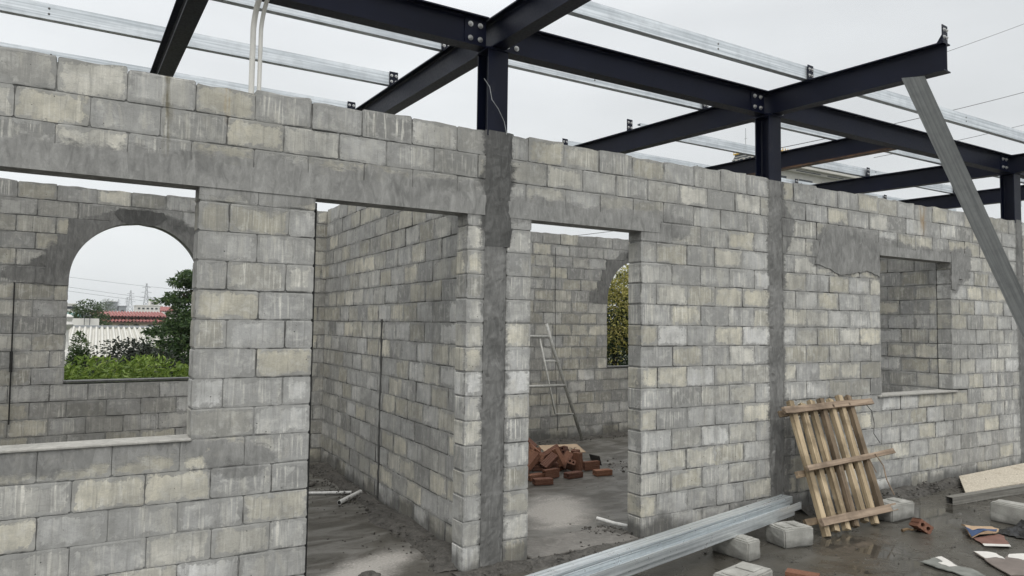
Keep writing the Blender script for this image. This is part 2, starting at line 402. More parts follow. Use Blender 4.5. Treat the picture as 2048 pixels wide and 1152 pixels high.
# ------------------------------------------------------------------ block walls
HC = .15; LB = .2985; ZL = 2.172; GAP = .0009
def sdf(poly, x, z):
    d = 9.; ins = False; n = len(poly)
    for i in range(n):
        ax, az = poly[i]; bx, bz = poly[(i+1) % n]
        ex, ez = bx-ax, bz-az; wx, wz = x-ax, z-az
        t_ = max(0, min(1, (wx*ex+wz*ez)/(ex*ex+ez*ez+1e-9)))
        d = min(d, sqrt((wx-ex*t_)**2+(wz-ez*t_)**2))
        if (az > z) != (bz > z) and x < ex*(z-az)/(ez or 1e-9)+ax: ins = not ins
    return d if ins else -d
def lay_blocks(mb, cols, edges, x0, x1, z0, z1, T, seed, detail=True, top=False, tonebias=0.):
    """one concrete block between x0,x1 / z0,z1, front face near y=0, back at y=T"""
    rs = random.Random(seed)
    L = x1-x0; H = z1-z0
    if L < .02: return
    tone = min(1, max(0, rs.gauss(.55, .27)+tonebias)); hue = rs.random(); rn = rs.random()
    g = GAP
    dy = rs.uniform(-.003, .0015); tx = rs.uniform(-.002, .002); tz = rs.uniform(-.0015, .0015)
    ins = [0, .010, .034]
    xs = sorted(set([round(i, 4) for i in ins if i < L/2]+[round(L/2, 4)]+([round(L*.25, 4), round(L*.37, 4), round(L*.63, 4), round(L*.75, 4)] if L > .2 else [])+[round(L-i, 4) for i in ins if i < L/2]))
    zs = sorted(set([i for i in ins if i < H/2]+[H/2]+[H-i for i in ins if i < H/2]))
    base = len(mb.v); idx = {}
    cj = [(rs.uniform(.0, .009), rs.uniform(.0, .007)) for _ in range(4)]
    ph = rs.uniform(0, 50)
    for j, zz in enumerate(zs):
        for i, xx in enumerate(xs):
            e = min(xx, L-xx, zz, H-zz)
            bx = (i == 0 or i == len(xs)-1); bz = (j == 0 or j == len(zs)-1)
            X, Z = xx, zz
            if i == 0: X += g+abs(mnoise.noise((zz*30, ph, 1)))*.0042
            if i == len(xs)-1: X -= g+abs(mnoise.noise((zz*30, ph, 2)))*.0042
            if j == 0: Z += g*.7+abs(mnoise.noise((xx*24, ph, 3)))*.0034
            if j == len(zs)-1: Z -= g*.7+abs(mnoise.noise((xx*24, ph, 4)))*.0034 - (mnoise.noise((xx*9, ph, 9))*.010 if top else 0)
            if bx and bz:
                c = cj[(0 if i == 0 else 1)+(0 if j == 0 else 2)]
                X += c[0]*(1 if i == 0 else -1); Z += c[1]*(1 if j == 0 else -1)
            y = dy+tx*(xx/L-.5)*2+tz*(zz/H-.5)*2+mnoise.noise((xx*12+ph, zz*12, 5))*.0012
            if bx or bz: y += .0008+.0052*max(0, mnoise.noise(((x0+xx)*5, (z0+zz)*5, seed*3+1))+.05)
            elif e < .012: y += .0006
            idx[i, j] = len(mb.v); mb.v.append((x0+X, y, z0+Z)); edges.append(0. if (bx or bz) else e)
    nx, nzv = len(xs), len(zs)
    def face(*q): mb.f.append(q); mb.mi.append(0); cols.extend([(tone, hue, rn, 1)]*len(q))
    for j in range(nzv-1):
        for i in range(nx-1): face(idx[i, j], idx[i+1, j], idx[i+1, j+1], idx[i, j+1])
    # back ring
    ring = [(i, 0) for i in range(nx)]+[(nx-1, j) for j in range(1, nzv)]+[(i, nzv-1) for i in range(nx-2, -1, -1)]+[(0, j) for j in range(nzv-2, 0, -1)]
    bk = {}
    for (i, j) in ring:
        v = mb.v[idx[i, j]]; bk[i, j] = len(mb.v); mb.v.append((v[0], T-.002, v[2])); edges.append(.05)
    n = len(ring)
    for k in range(n):
        a, c = ring[k], ring[(k+1) % n]; face(idx[a], bk[a], bk[c], idx[c])
    face(*[bk[q] for q in ring][::-1])

def block_wall(name, M, x0, x1, ncourse, T, mat, seed, holes=(), strips=(), anchors=None, label=None, cat='wall', dark=0., zmax=2.71, smears=(), detail_wave=True):
    """holes: list of (xa, xb, za, zb) or ('arch', cx, r, zspring, zsill). Returns root empty."""
    root = bpy.data.objects.new(name, None); COL.objects.link(root); root.matrix_world = M; tag(root, label, cat, None, 'thing')
    mb = MB(); cols = []; edges = []; core = []
    rs = random.Random(seed)
    for r in range(ncourse):
        za, zb = r*HC, (r+1)*HC
        iv = [(x0, x1)]
        def cut(a, b_):
            nonlocal iv
            out = []
            for p, q in iv:
                if b_ <= p or a >= q: out.append((p, q)); continue
                if a > p: out.append((p, a))
                if b_ < q: out.append((b_, q))
            iv = out
        zc = {}
        for h in holes:
            if h[0] == 'arch':
                _, cx, rad, zs, zsill = h
                if zb <= zsill+.04 or za > zs+rad-.01: continue
                if za < zs-.06: w = rad
                else:
                    dz = max(0, za-zs); w = sqrt(max(0, (rad+.06)**2-dz*dz))+.04
                    w = rad+.16 if dz < .1 else (round((w)/.075)*.075+.04)
                cut(cx-w, cx+w)
            else:
                xa, xb, ha, hb = h
                if zb <= ha+.02 or za >= hb-.02: continue
                cut(xa, xb)
        for s in strips: cut(s[0], s[1])
        jz = [rs.uniform(-.002, .002)]
        for p, q in iv:
            if q-p < .03: continue
            core.append((p, q, za, zb))
            odd = r % 2
            # running bond counted from the left end of this piece of wall
            an = p
            if anchors:
                for (ax, lim0, lim1) in anchors:
                    if lim0 <= (p+q)/2 <= lim1: an = ax
            start = an-(LB*.5 if odd else 0.)
            while start > p: start -= LB
            xs = [p]; c = start+LB
            while c < q-.045:
                if c > p+.045: xs.append(c+rs.uniform(-.011, .011))
                c += LB
            xs.append(q)
            for a, b2 in zip(xs[:-1], xs[1:]):
                zt = zb
                z_0 = za
                for h in holes:
                    if h[0] != 'arch' and a < h[1]-.01 and b2 > h[0]+.01:
                        if h[3] < zb and h[3] > za: z_0 = h[3]
                        if h[2] > za and h[2] < zb and za < h[2] and h[3] > zb: zt = h[2]
                if zt-z_0 < .03: continue
                last = r == ncourse-1
                lay_blocks(mb, cols, edges, a, b2, z_0+rs.uniform(-.001, .001), (zmax+rs.uniform(-.012, .008)) if last else zt, T, rs.random(), top=last, tonebias=dark)
    me = bpy.data.meshes.new('masonry'); me.from_pydata(mb.v, [], mb.f); me.materials.append(mat)
    ca = me.color_attributes.new('bcol', 'FLOAT_COLOR', 'CORNER'); ca.data.foreach_set('color', [k for c in cols for k in c])
    ea = me.attributes.new('edge', 'FLOAT', 'POINT'); ea.data.foreach_set('value', edges)
    if detail_wave:
        for k_, (vx, vy, vz) in enumerate(mb.v):
            wz = mnoise.noise((vx*1.3, vz*2.5, seed))*.008+mnoise.noise((vx*5, vz*3, seed+4))*.0035
            wz *= min(1, vz/.15)*min(1, abs(vz-ZL)/.1)
            mb.v[k_] = (vx+mnoise.noise((vx*3, vz*6, seed+9))*.004, vy, vz+wz)
    S, SD = [], []
    for (vx, vy, vz) in mb.v:
        best, bd = -.3, .3
        for poly, dk in smears:
            if vx < min(p[0] for p in poly)-.3 or vx > max(p[0] for p in poly)+.3: continue
            q = sdf(poly, vx, vz)
            if q > best: best, bd = q, dk
        S.append(min(best, .3)); SD.append(bd)
    me.attributes.new('smear', 'FLOAT', 'POINT').data.foreach_set('value', S)
    me.attributes.new('smdark', 'FLOAT', 'POINT').data.foreach_set('value', SD)
    me.update(); link('masonry', me, root)
    cb = MB()
    for (p, q, za, zb) in core:
        lo = za; hi = zb
        for h in holes:
            if h[0] != 'arch' and p < h[1]-.02 and q > h[0]+.02:
                if za < h[3] < zb: lo = h[3]+.004
                if za < h[2] < zb: hi = h[2]-.004
        cb.box(p+.006, q-.006, .0062, T-.008, lo, hi if zb < ncourse*HC-.01 else zb-.012)
    cb.build('mortar_bed', M_mortar, root)
    return root

def outline_slab(name, pts, mat, parent, y0=-.006, y1=.006, jit=.008, step=.03, inset=.004, lab=None, T=None):
    """flat plastered area with ragged outline; pts = outline (x,z) counter-clockwise; flags in a third item keep an edge straight"""
    P = []; n = len(pts)
    for i in range(n):
        a, c = pts[i], pts[(i+1) % n]; straight = len(a) > 2
        L = sqrt((c[0]-a[0])**2+(c[1]-a[1])**2); k = max(1, int(L/step))
        for q in range(k):
            f = q/k; x, z = a[0]+(c[0]-a[0])*f, a[1]+(c[1]-a[1])*f
            if not straight and not (q == 0 and len(pts[i-1]) > 2):
                x += mnoise.noise((x*14, z*14, 3.3))*jit*2.2+random.uniform(-jit, jit)*.5; z += mnoise.noise((x*14, z*14, 8.1))*jit*2.2+random.uniform(-jit, jit)*.5
            P.append((x, z))
    bm = bmesh.new()
    cx = sum(p[0] for p in P)/len(P); cz = sum(p[1] for p in P)/len(P)
    fr = [bm.verts.new((x, y0, z)) for x, z in P]
    bk = [bm.verts.new((x+(x-cx)*.0+0, (T if T else y1), z)) for x, z in P]
    m_ = len(P)
    bm.faces.new(fr); bm.faces.new(bk[::-1])
    for i in range(m_): bm.faces.new((fr[i], bk[i], bk[(i+1) % m_], fr[(i+1) % m_]))
    bmesh.ops.triangulate(bm, faces=[f for f in bm.faces if len(f.verts) > 4])
    bmesh.ops.recalc_face_normals(bm, faces=bm.faces[:])
    me = bpy.data.meshes.new(name); bm.to_mesh(me); bm.free(); me.materials.append(mat)
    o = link(name, me, parent)
    if lab: o['label'] = lab
    return o

def mortar_strip(name, x0, x1, z0, z1, mat, parent, T, wob=.02, lab=None):
    mb = MB(); n = int((z1-z0)/.022); sd = random.random()*90
    cols = 7; V = []
    for j in range(n+1):
        z = z0+(z1-z0)*j/n
        a = x0+mnoise.noise((z*5, sd, 0))*wob+mnoise.noise((z*26, sd, 4))*wob*.6
        c = x1+mnoise.noise((z*5, sd, 7))*wob+mnoise.noise((z*26, sd, 11))*wob*.6
        row = []
        for i in range(cols):
            f = i/(cols-1); x = a+(c-a)*f
            y = -.006+mnoise.noise((x*9, z*9, sd))*.006+mnoise.noise((x*40, z*40, sd))*.0025
            if i in (0, cols-1): y = .004
            row.append((x, y, z))
        V.append(row)
    vs = [p for row in V for p in row]; fs = []
    for j in range(n):
        for i in range(cols-1): fs.append((j*cols+i, j*cols+i+1, (j+1)*cols+i+1, (j+1)*cols+i))
    mb.add(vs, fs)
    mb.box(x0-.004, x1+.004, .003, T-.003, z0, z1-.004)
    o = mb.build(name, mat, parent, smooth=False)
    if lab: o['label'] = lab
    return o

T_F = .14; ZL = 2.172
WIN1 = (-.78, .572, .90, ZL); DOOR1 = (1.168, 2.11, -.1, ZL); DOOR2 = (2.58, 3.515, -.1, ZL); WIN2 = (6.40, 7.60, .89, ZL)
I4 = Matrix.Identity(4)
# the course under the left sill etc. follow the openings; block bond is anchored to each pier's left end
FS = (
 ([(-2.6, 2.12), (.5, 2.14), (.6, 2.10), (.75, 2.13), (.93, 2.07), (1.08, 2.09), (1.2, 2.15), (2.3, 2.15), (2.3, 2.37), (1.5, 2.365), (.9, 2.37), (.45, 2.33), (-.2, 2.32), (-2.6, 2.33)], .22),
 ([(.80, 2.12), (.95, 2.08), (1.08, 2.12), (1.12, 2.25), (1.0, 2.34), (.82, 2.3)], .55),
 ([(2.2, 2.05), (2.42, 2.05), (2.41, 2.3), (2.44, 2.45), (2.42, 2.75), (2.22, 2.75), (2.22, 2.5), (2.18, 2.35)], .9),
 ([(2.235, -.1), (2.40, -.1), (2.41, 1.0), (2.395, 2.1), (2.215, 2.1), (2.225, 1.1)], .45),
 ([(4.88, -.1), (5.06, -.1), (5.07, 1.2), (5.075, 2.1), (5.17, 2.2), (5.20, 2.38), (5.09, 2.5), (5.07, 2.75), (4.87, 2.75), (4.86, 1.3)], .58),
 ([(8.93, -.1), (9.1, -.1), (9.1, 2.75), (8.93, 2.75)], .5),
 ([(2.42, 2.16), (3.5, 2.15), (3.56, 2.08), (3.75, 2.10), (3.95, 2.15), (4.03, 2.26), (3.8, 2.32), (3.0, 2.31), (2.42, 2.33)], .25),
 ([(5.40, 2.04), (5.62, 2.0), (5.80, 1.94), (6.02, 1.97), (6.2, 2.0), (6.42, 1.93), (6.42, 2.172), (7.6, 2.172), (7.6, 1.88), (7.7, 1.84), (7.78, 1.95), (7.95, 2.02), (8.0, 2.2), (8.0, 2.33), (7.3, 2.29), (6.6, 2.31), (6.3, 2.37), (6.05, 2.38), (5.85, 2.44), (5.62, 2.39), (5.5, 2.28), (5.43, 2.2)], .34),
 ([(-2.6, .79), (-.9, .80), (-.4, .79), (.1, .79), (.45, .82), (.64, .80), (.66, .71), (.9, .69), (.99, .78), (.9, .87), (.74, .90), (.572, .905), (-2.6, .905)], .3),
 ([(5.05, .1), (5.12, .1), (5.14, .9), (5.06, .95)], .5),
)
fw = block_wall('front_block_wall', I4, -2.6, 12.9, 18, T_F, M_front, 11,
    holes=(WIN1, DOOR1, DOOR2, WIN2), strips=((2.235, 2.392), (4.885, 5.045), (8.945, 9.085)),
    anchors=((.572, .5, 1.2),), smears=FS, label='long grey concrete block wall facing the wet yard, pierced by two doorways and two windows')
def lintel(x0, x1, z0=ZL, z1=2.335, mat=None, lab=None, parent=None, ends=.02):
    o = outline_slab('lintel', [(x0, z0, 1), (x1, z0), (x1, z1), (x0, z1)], mat or M_lintel, parent or fw, y0=-.0045, T=T_F-.004, jit=.006, step=.035, lab=lab)
    return o
lintel(-1.0, 2.232, z1=2.30, lab='long concrete lintel over the left window and first doorway')
lintel(2.40, 3.70, z1=2.275, lab='concrete lintel over the second doorway')
lintel(6.36, 7.68, z1=2.26, lab='concrete lintel over the right window')
mortar_strip('mortar_column', 2.24, 2.388, 0, 1.98, M_strip, fw, T_F, .030, 'lower mortar strip between the two doorways')
mortar_strip('mortar_column', 2.236, 2.43, 1.98, 2.715, M_strip_dark, fw, T_F, .022, 'dark wet mortar strip below the steel column')
mortar_strip('mortar_column', 4.885, 5.05, 0, 2.70, M_strip2, fw, T_F, .040, 'mortar strip left of the pallet')
mortar_strip('mortar_column', 8.945, 9.09, 0, 2.72, M_strip, fw, T_F, .02, 'mortar strip at the right edge of the picture')
outline_slab('plaster_patch', [(5.46, 2.04), (5.62, 2.02), (5.80, 1.96), (6.02, 1.99), (6.2, 2.02), (6.396, 1.97), (6.396, 2.172), (6.396, 2.29), (6.05, 2.34), (5.85, 2.38), (5.66, 2.35), (5.55, 2.26)], M_patch, fw, y0=-.0068, jit=.006, step=.02, lab='smooth grey plaster patch left of the right window')
outline_slab('plaster_patch', [(7.605, 1.90), (7.68, 1.90), (7.74, 2.0), (7.9, 2.05), (7.95, 2.2), (7.92, 2.28), (7.605, 2.28)], M_patch, fw, y0=-.0068, jit=.006, step=.02, lab='grey plaster patch right of the right window')
b = MB(); b.box(-.80, .578, -.012, .150, .8935, .908, bev=.004); b.build('window_sill', M_sill, fw)
b = MB(); b.box(6.33, 7.66, -.022, .150, .876, .893, bev=.003); b.build('window_sill', M_sill, fw)

ANG = math.atan(.031)
MR = Matrix.Translation((-2.6, 3.70, 0)) @ Matrix.Rotation(ANG, 4, 'Z')
def lx(x): return (x+2.6)/cos(ANG)
A1 = ('arch', lx(.607), .560, 1.84, .925); A2 = ('arch', lx(6.985), .565, 1.84, .925); A3 = ('arch', lx(10.4), .56, 1.84, .925)
def arch_smear(a):
    _, cx, r, zs, zl = a
    P = [(cx+(r+.19)*cos(t_*pi/12), zs+(r+.15)*sin(t_*pi/12)) for t_ in range(13)]
    return [(cx-r-.17, 1.80)]+[(cx-r+.02, 1.78), (cx+r-.02, 1.78)]+[(cx+r+.17, 1.80)]+P
RS = ((arch_smear(A1), .5), (arch_smear(A2), .5), (arch_smear(A3), .5), ([(lx(-.48), 1.84), (lx(-.3), 1.80), (lx(.06), 1.79), (lx(.06), 2.2), (lx(-.10), 2.16), (lx(-.2), 2.02), (lx(-.42), 1.92)], .6),
 ([(A1[1]-.2, 2.53), (A1[1]-.17, 2.41), (A1[1], 2.38), (A1[1]+.18, 2.41), (A1[1]+.2, 2.52)], .95), ([(lx(6.1), 1.80), (lx(6.45), 1.79), (lx(6.45), 1.96), (lx(6.12), 1.95)], .6))
rw = block_wall('rear_block_wall', MR, 0, 15.5, 18, .14, M_inner, 23, smears=RS, holes=(A1, A2, A3), label='grey block wall behind the rooms, with round arched window openings', dark=-.04, zmax=2.70)
def arch_mortar(a, n=40):
    _, cx, r, zs, zsill = a
    mb = MB(); T = .138
    # rows between arc and the stepped blocks
    for rr in range(12, 17):
        za, zb = rr*HC, (rr+1)*HC
        if rr == 12: za = 1.79
        dz = max(0, rr*HC-zs)
        if rr*HC > zs+r-.01: w = .24; zb = zs+r+.10
        else: w = rr and (r+.16 if dz < .1 else round((sqrt(max(0, (r+.06)**2-dz*dz))+.04)/.075)*.075+.04)+.004
        wj = .035
        k = 8
        for sgn in (-1, 1):
            P = []
            for q in range(k+1):
                z = za+(zb-za)*q/k; d = z-zs
                inner = sqrt(max(0, r*r-d*d)) if d > 0 else r
                if z >= zs+r: inner = 0
                o_ = w+.012+abs(mnoise.noise((z*21, sgn*3+cx, 1)))*wj
                P.append((cx+sgn*inner, cx+sgn*o_, z))
            for q in range(k):
                (a0, b0, z0), (a1, b1, z1) = P[q], P[q+1]
                vs = [(a0, -.006, z0), (b0, -.006, z0), (b1, -.006, z1), (a1, -.006, z1), (a0, T, z0), (b0, T, z0), (b1, T, z1), (a1, T, z1)]
                mb.add(vs, [(0, 1, 2, 3), (4, 7, 6, 5), (0, 3, 7, 4), (1, 5, 6, 2)]+([(0, 4, 5, 1)] if q == 0 else [])+([(3, 2, 6, 7)] if q == k-1 else []))
    mb.build('arch_surround', M_arch, rw)
    outline_slab('mortar_patch', [(cx-.22, 2.47), (cx-.16, 2.415), (cx-.1, zs+r-.01), (cx+.1, zs+r-.01), (cx+.17, 2.415), (cx+.23, 2.47), (cx+.2, 2.52), (cx, 2.53), (cx-.2, 2.52)], M_strip_dark, rw, y0=-.011, y1=0, jit=.006, step=.02, lab='dark wet mortar at the crown of the arch')
    s = MB(); s.box(cx-r-.005, cx+r+.005, -.004, .142, .912, .928); s.build('arch_sill', M_strip_dark, rw)
for a in (A1, A2, A3): arch_mortar(a)
# partitions
def partition(name, p0, p1, seed, label, mat=M_inner, face=1):
    # local x runs from p0 to p1; front (y=0) face looks to -normal
    d = Vector(p1)-Vector(p0); L = d.length; M = frame(p0, p1)
    return block_wall(name, M, 0, L, 18, .14, mat, seed, label=label, zmax=2.70, dark=.0)
# faces looking to -x: run from rear to front
p1w = partition('partition_wall', (2.425, 3.845, 0), (2.262, .146, 0), 31, 'block partition wall running back from the pier between the two doorways', M_part)
mortar_strip('mortar_chase', 1.86, 1.905, 0, 1.52, M_strip_dark, p1w, .02, .006, 'narrow mortar filled chase in the partition')
p2w = partition('partition_wall', (7.66, 3.96, 0), (7.606, .146, 0), 37, 'block partition wall seen through the small window on the right')
p3w = partition('partition_wall', (-2.45, 3.69, 0), (-2.45, .146, 0), 41, 'block side wall closing the left room')
p4w = partition('partition_wall', (12.75, 4.1, 0), (12.75, .146, 0), 43, 'block side wall closing the far right room')

# ------------------------------------------------------------------ steel frame
def isec(h, bw, tf, tw):
    a, c, r = bw/2, tw/2, .008
    return [(-a, 0), (a, 0), (a, tf), (c+r, tf), (c, tf+r), (c, h-tf-r), (c+r, h-tf), (a, h-tf), (a, h), (-a, h), (-a, h-tf), (-c-r, h-tf), (-c, h-tf-r), (-c, tf+r), (-c-r, tf), (-a, tf)]
def hexbolt(r=.0115, h=.009):
    bm = bmesh.new(); bmesh.ops.create_cone(bm, cap_ends=True, segments=6, radius1=r, radius2=r, depth=h, matrix=Matrix.Translation((0, 0, h/2)))
    bmesh.ops.create_cone(bm, cap_ends=True, segments=14, radius1=r*1.35, radius2=r*1.35, depth=.002, matrix=Matrix.Translation((0, 0, .0011)))
    bmesh.ops.create_cone(bm, cap_ends=True, segments=10, radius1=r*.6, radius2=r*.5, depth=.006, matrix=Matrix.Translation((0, 0, h+.003)))
    me = bpy.data.meshes.new('bolt'); bm.to_mesh(me); bm.free(); me.materials.append(M_bolt); return me
ME_BOLT = hexbolt()
def bolt(parent, p, nrm, s=1.):
    q = Vector(nrm).to_track_quat('Z', 'Y').to_matrix().to_4x4()
    return link('bolt', ME_BOLT, parent, M=Matrix.Translation(p) @ q @ Matrix.Scale(s, 4))
ZB, ZT, HB = 3.25, 3.45, .20
def ibeam(name, p0, p1, h, bw, label, cat, group, tf=.009, tw=.007, mat=None):
    M = frame(p0, p1); L = (Vector(p1)-Vector(p0)).length
    mb = MB(); mb.prism(isec(h, bw, tf, tw), L)
    o = mb.build(name, mat or M_steel, M=M); return tag(o, label, cat, group), L
# columns: H sections with flanges to the front, running through the mortar strips
cols_x = ((2.312, 'steel column standing on the pier between the two doorways'), (4.962, 'steel column above the wall left of the pallet'), (9.01, 'steel column at the right edge of the frame'), (-1.75, 'steel column over the left part of the front wall'), (12.6, 'steel column at the far right end of the front wall'))
for i, (cx, lab) in enumerate(cols_x):
    mb = MB(); sec = isec(.144, .145, .010, .007)      # b -> depth
    M = Matrix(((0, 1, 0, cx), (0, 0, 1, -.002), (1, 0, 0, 2.68), (0, 0, 0, 1)))   # x->z, y->x, z->y
    mb.prism(sec, ZB-2.68-.002); o = mb.build('steel_column', M_steel, M=M)
    tag(o, lab, 'steel column', 'dark steel columns on the front wall')
    b = MB(); b.box(ZB-2.68-.014, ZB-2.68-.003, -.085, .085, -.012, .156); b.build('cap_plate', M_steel, o)
# long beams between the columns, end plates and bolts
spans = ((-1.66, 2.255, 'long dark steel beam at the top left, bolted to the rafter over the doorways pier'), (2.369, 4.905, 'dark steel beam over the second doorway, between the two nearest columns'),
         (5.019, 8.953, 'dark steel beam over the small window, behind the galvanised brace'), (9.067, 12.5, 'dark steel beam at the far right of the frame'))
for x0, x1, lab in spans:
    o, L = ibeam('steel_beam', (x0, .072, ZB), (x1, .072, ZB), HB, .10, lab, 'steel beam', 'dark steel beams along the front wall')
    for s0, sg in ((0, 1), (L, -1)):
        b = MB(); a, c = sorted((s0+sg*.002, s0+sg*.155)); b.box(a, c, -.0125, -.0035, .018, HB-.018); pl = b.build('splice_plate', M_steel, o)
        for xx in (.045, .115):
            for zz in (.055, .145): bolt(pl, (s0+sg*xx, -.0125, zz), (0, -1, 0), 1.15)
# rear beam and columns
o, L = ibeam('steel_beam', (-1.7, 3.92, ZB), (12.6, 4.08, ZB), HB, .10, 'dark steel beam along the rear block wall', 'steel beam', 'dark steel beams along the rear wall')
for cx in (2.312, 4.962, 9.01):
    mb = MB(); M = Matrix(((0, 1, 0, cx), (0, 0, 1, 3.88+.03*cx*.9), (1, 0, 0, 2.68), (0, 0, 0, 1))); mb.prism(isec(.144, .145, .010, .007), ZB-2.68-.002)
# rafters
PUR = (-.28, .75, 1.70, 2.70)
def cleat(parent, yl, free=False, side=-1):
    """plate with four bolts standing on the rafter; yl = position along the rafter (local x), local y = across"""
    mb = MB(); mb.box(yl-.0525, yl-.0465, -.020, .055, HB+.001, HB+.118)
    # gusset
    vs = [(yl-.046, -.003, HB+.001), (yl+.02, -.003, HB+.001), (yl-.046, -.003, HB+.10), (yl-.046, .003, HB+.001), (yl+.02, .003, HB+.001), (yl-.046, .003, HB+.10)]
    mb.add(vs, [(0, 1, 2), (3, 5, 4), (0, 3, 4, 1), (1, 4, 5, 2), (2, 5, 3, 0)])
    o = mb.build('purlin_cleat', M_steel, parent)
    for yy in (-.003, .037):
        for zz in (.035, .085): bolt(o, (yl-.0525, yy, HB+zz), (-1, 0, 0), .8)
    return o
rafs = ((2.312, -1.33, 4.0, M_steel, 'dark steel rafter crossing the frame over the pier between the doorways', 1),
        (4.962, -1.33, 4.05, M_steel, 'dark steel rafter whose cut end overhangs the yard, propped by the brace', 1),
        (9.01, -1.33, 4.1, M_steel, 'dark steel rafter over the column at the right edge', 1),
        (.57, .125, 3.9, M_steel, 'steep looking dark rafter end over the left window wall', 0),
        (6.88, .125, 4.0, M_steel_r, 'dark steel rafter with a rusty lower flange', 0),
        (11.05, .125, 4.1, M_steel, 'farthest dark steel rafter visible at the right', 0),
        (-1.75, -1.33, 3.9, M_steel, 'dark steel rafter at the left end of the frame', 1))
SKEW = {2.312: -.015, 4.962: -.085, 9.01: -.12, 6.88: -.06, 11.05: -.08}
for cx, ya, yb, mt, lab, main in rafs:
    sk = SKEW.get(cx, 0)
    o, L = ibeam('steel_rafter', (cx+sk*ya, ya, ZB), (cx+sk*yb, yb, ZB), HB, .10, lab, 'steel rafter', 'dark steel rafters crossing the wall', mat=mt)
    ys = list(PUR)+([-1.275] if main else [])
    for y in ys:
        if y < ya: continue
        if not main and y == .75: pass
        if not main and cx != 11.05: continue
        cleat(o, y-ya)
# purlins
def csec(h=.105, w=.05, t=.003, lip=.015):
    return [(0, 0), (w, 0), (w, lip), (w-t, lip), (w-t, t), (t, t), (t, h-t), (w-t, h-t), (w-t, h-lip), (w, h-lip), (w, h), (0, h)]
purl = ((-.28, -2.6, 2.26, 'front galvanised purlin over the left end of the frame'), (-.28, 2.27, 9.0, 'front galvanised purlin running from the top centre down to the right edge'),
        (-.28, 9.02, 12.9, 'front galvanised purlin beyond the last column'), (.75, -2.6, 2.30, 'galvanised purlin just behind the top left steel beam'), (.75, 2.32, 4.95, 'galvanised purlin seen under the beam over the second doorway'),
        (.75, 4.97, 12.9, 'galvanised purlin seen under the beam over the small window'), (1.70, -2.6, 2.30, 'galvanised purlin crossing behind the two white conduits'), (1.70, 4.965, 9.0, 'galvanised purlin crossing behind the middle steel column'),
        (1.70, 9.02, 12.9, 'galvanised purlin behind the last column'), (2.70, -2.6, 2.30, 'galvanised purlin barely showing above the left wall top'), (2.70, 4.75, 12.9, 'galvanised purlin barely showing above the right wall top'))
for y, xa, xb, lab in purl:
    mb = MB(); mb.prism(csec(), xb-xa); o = mb.build('galvanised_purlin', M_galv, loc=(xa, y-.044, ZT+.006)); tag(o, lab, 'purlin', 'galvanised roof purlins')
    L = xb-xa
    for f in ((.5, ) if L < 5 else (.25, .5, .75)):
        b = MB()
        for zz in (.035, .072): b.tube([(L*f, -.0012, zz), (L*f, .002, zz)], .0075, 10)
        b.build('bolt_hole', M_strip_dark, o)
# galvanised brace
MBR = frame((4.985, -1.15, 3.235), (7.88, -1.15, .03), (-.9, -.42, 0))
mb = MB(); Lb = (Vector((4.955, -1.15, 3.235))-Vector((7.88, -1.15, .03))).length
cs = [(a-.065, -b_) for a, b_ in [(0, 0), (.13, 0), (.13, .05), (.127, .05), (.127, .003), (.003, .003), (.003, .05), (0, .05)]]
mb.prism(cs, Lb)
for k_ in range(len(cs)):      # the top end is cut level under the rafter flange
    x_, a_, b_ = mb.v[k_]; w_ = MBR @ Vector((0, a_, b_)); mb.v[k_] = ((w_.z-3.245)/-MBR[2][0], a_, b_)
o = mb.build('galvanised_brace', M_galv_b, M=MBR)
tag(o, 'slanting galvanised channel propping the overhanging rafter end at the right', 'brace')
# conduits
for k, (x, r_, lab) in enumerate(((.822, .0150, 'thicker left white conduit rising from the wall top'), (.862, .0115, 'thinner right white conduit rising from the wall top'))):
    pts = [(x, .075, 2.2), (x, .075, 2.7), (x, .075, 3.07)]
    for q in range(1, 9):
        t_ = q/8*R(52); pts.append((x+.008*q/8, .075-.16*(1-cos(t_)), 3.07+.16*sin(t_)))
    d = Vector((.05, -sin(R(52)), cos(R(52)))); p = Vector(pts[-1]); pts += [tuple(p+d*.25), tuple(p+d*.6)]
    mb = MB(); mb.tube(pts, r_, 14); tag(mb.build('white_conduit', M_pvc, smooth=True), lab, 'conduit', 'white plastic conduits on the wall top')
# wire tail hanging at the first column
mb = MB(); mb.tube([(2.20, -.02, 3.03), (2.235, -.03, 2.98), (2.25, -.035, 2.90), (2.30, -.03, 2.85), (2.35, -.02, 2.78), (2.37, -.02, 2.70)], .0022, 5)
tag(mb.build('tie_wire', M_galv_b), 'thin bent wire in front of the nearest steel column', 'wire')

#PART2#
# ------------------------------------------------------------------ door batten, rods on the rear wall
M_dark = mat_plain('dark_frame', (.018, .018, .017), .7, 0, .3)
b = MB(); b.box(1.172, 1.216, .142, .162, .0, 2.168); tag(b.build('door_batten', M_dark), 'dark upright batten against the back of the first doorway, left side', 'batten')
b = MB(); b.tube([(-.357, 3.742, 1.80), (-.352, 3.742, 1.2), (-.346, 3.742, .57)], .006, 6); b.tube([(-.354, 3.74, 1.2), (-.35, 3.74, 1.02)], .012, 6)
tag(b.build('hanging_rod', M_dark), 'thin dark rod against the rear wall left of the big arch', 'rod')
b = MB(); b.tube([(5.50, 3.92, 2.50), (5.51, 3.92, 1.2), (5.56, 3.92, .12)], .0035, 6); tag(b.build('hanging_rod', M_dark), 'long thin rod hanging down the rear wall behind the scaffold frame', 'rod')

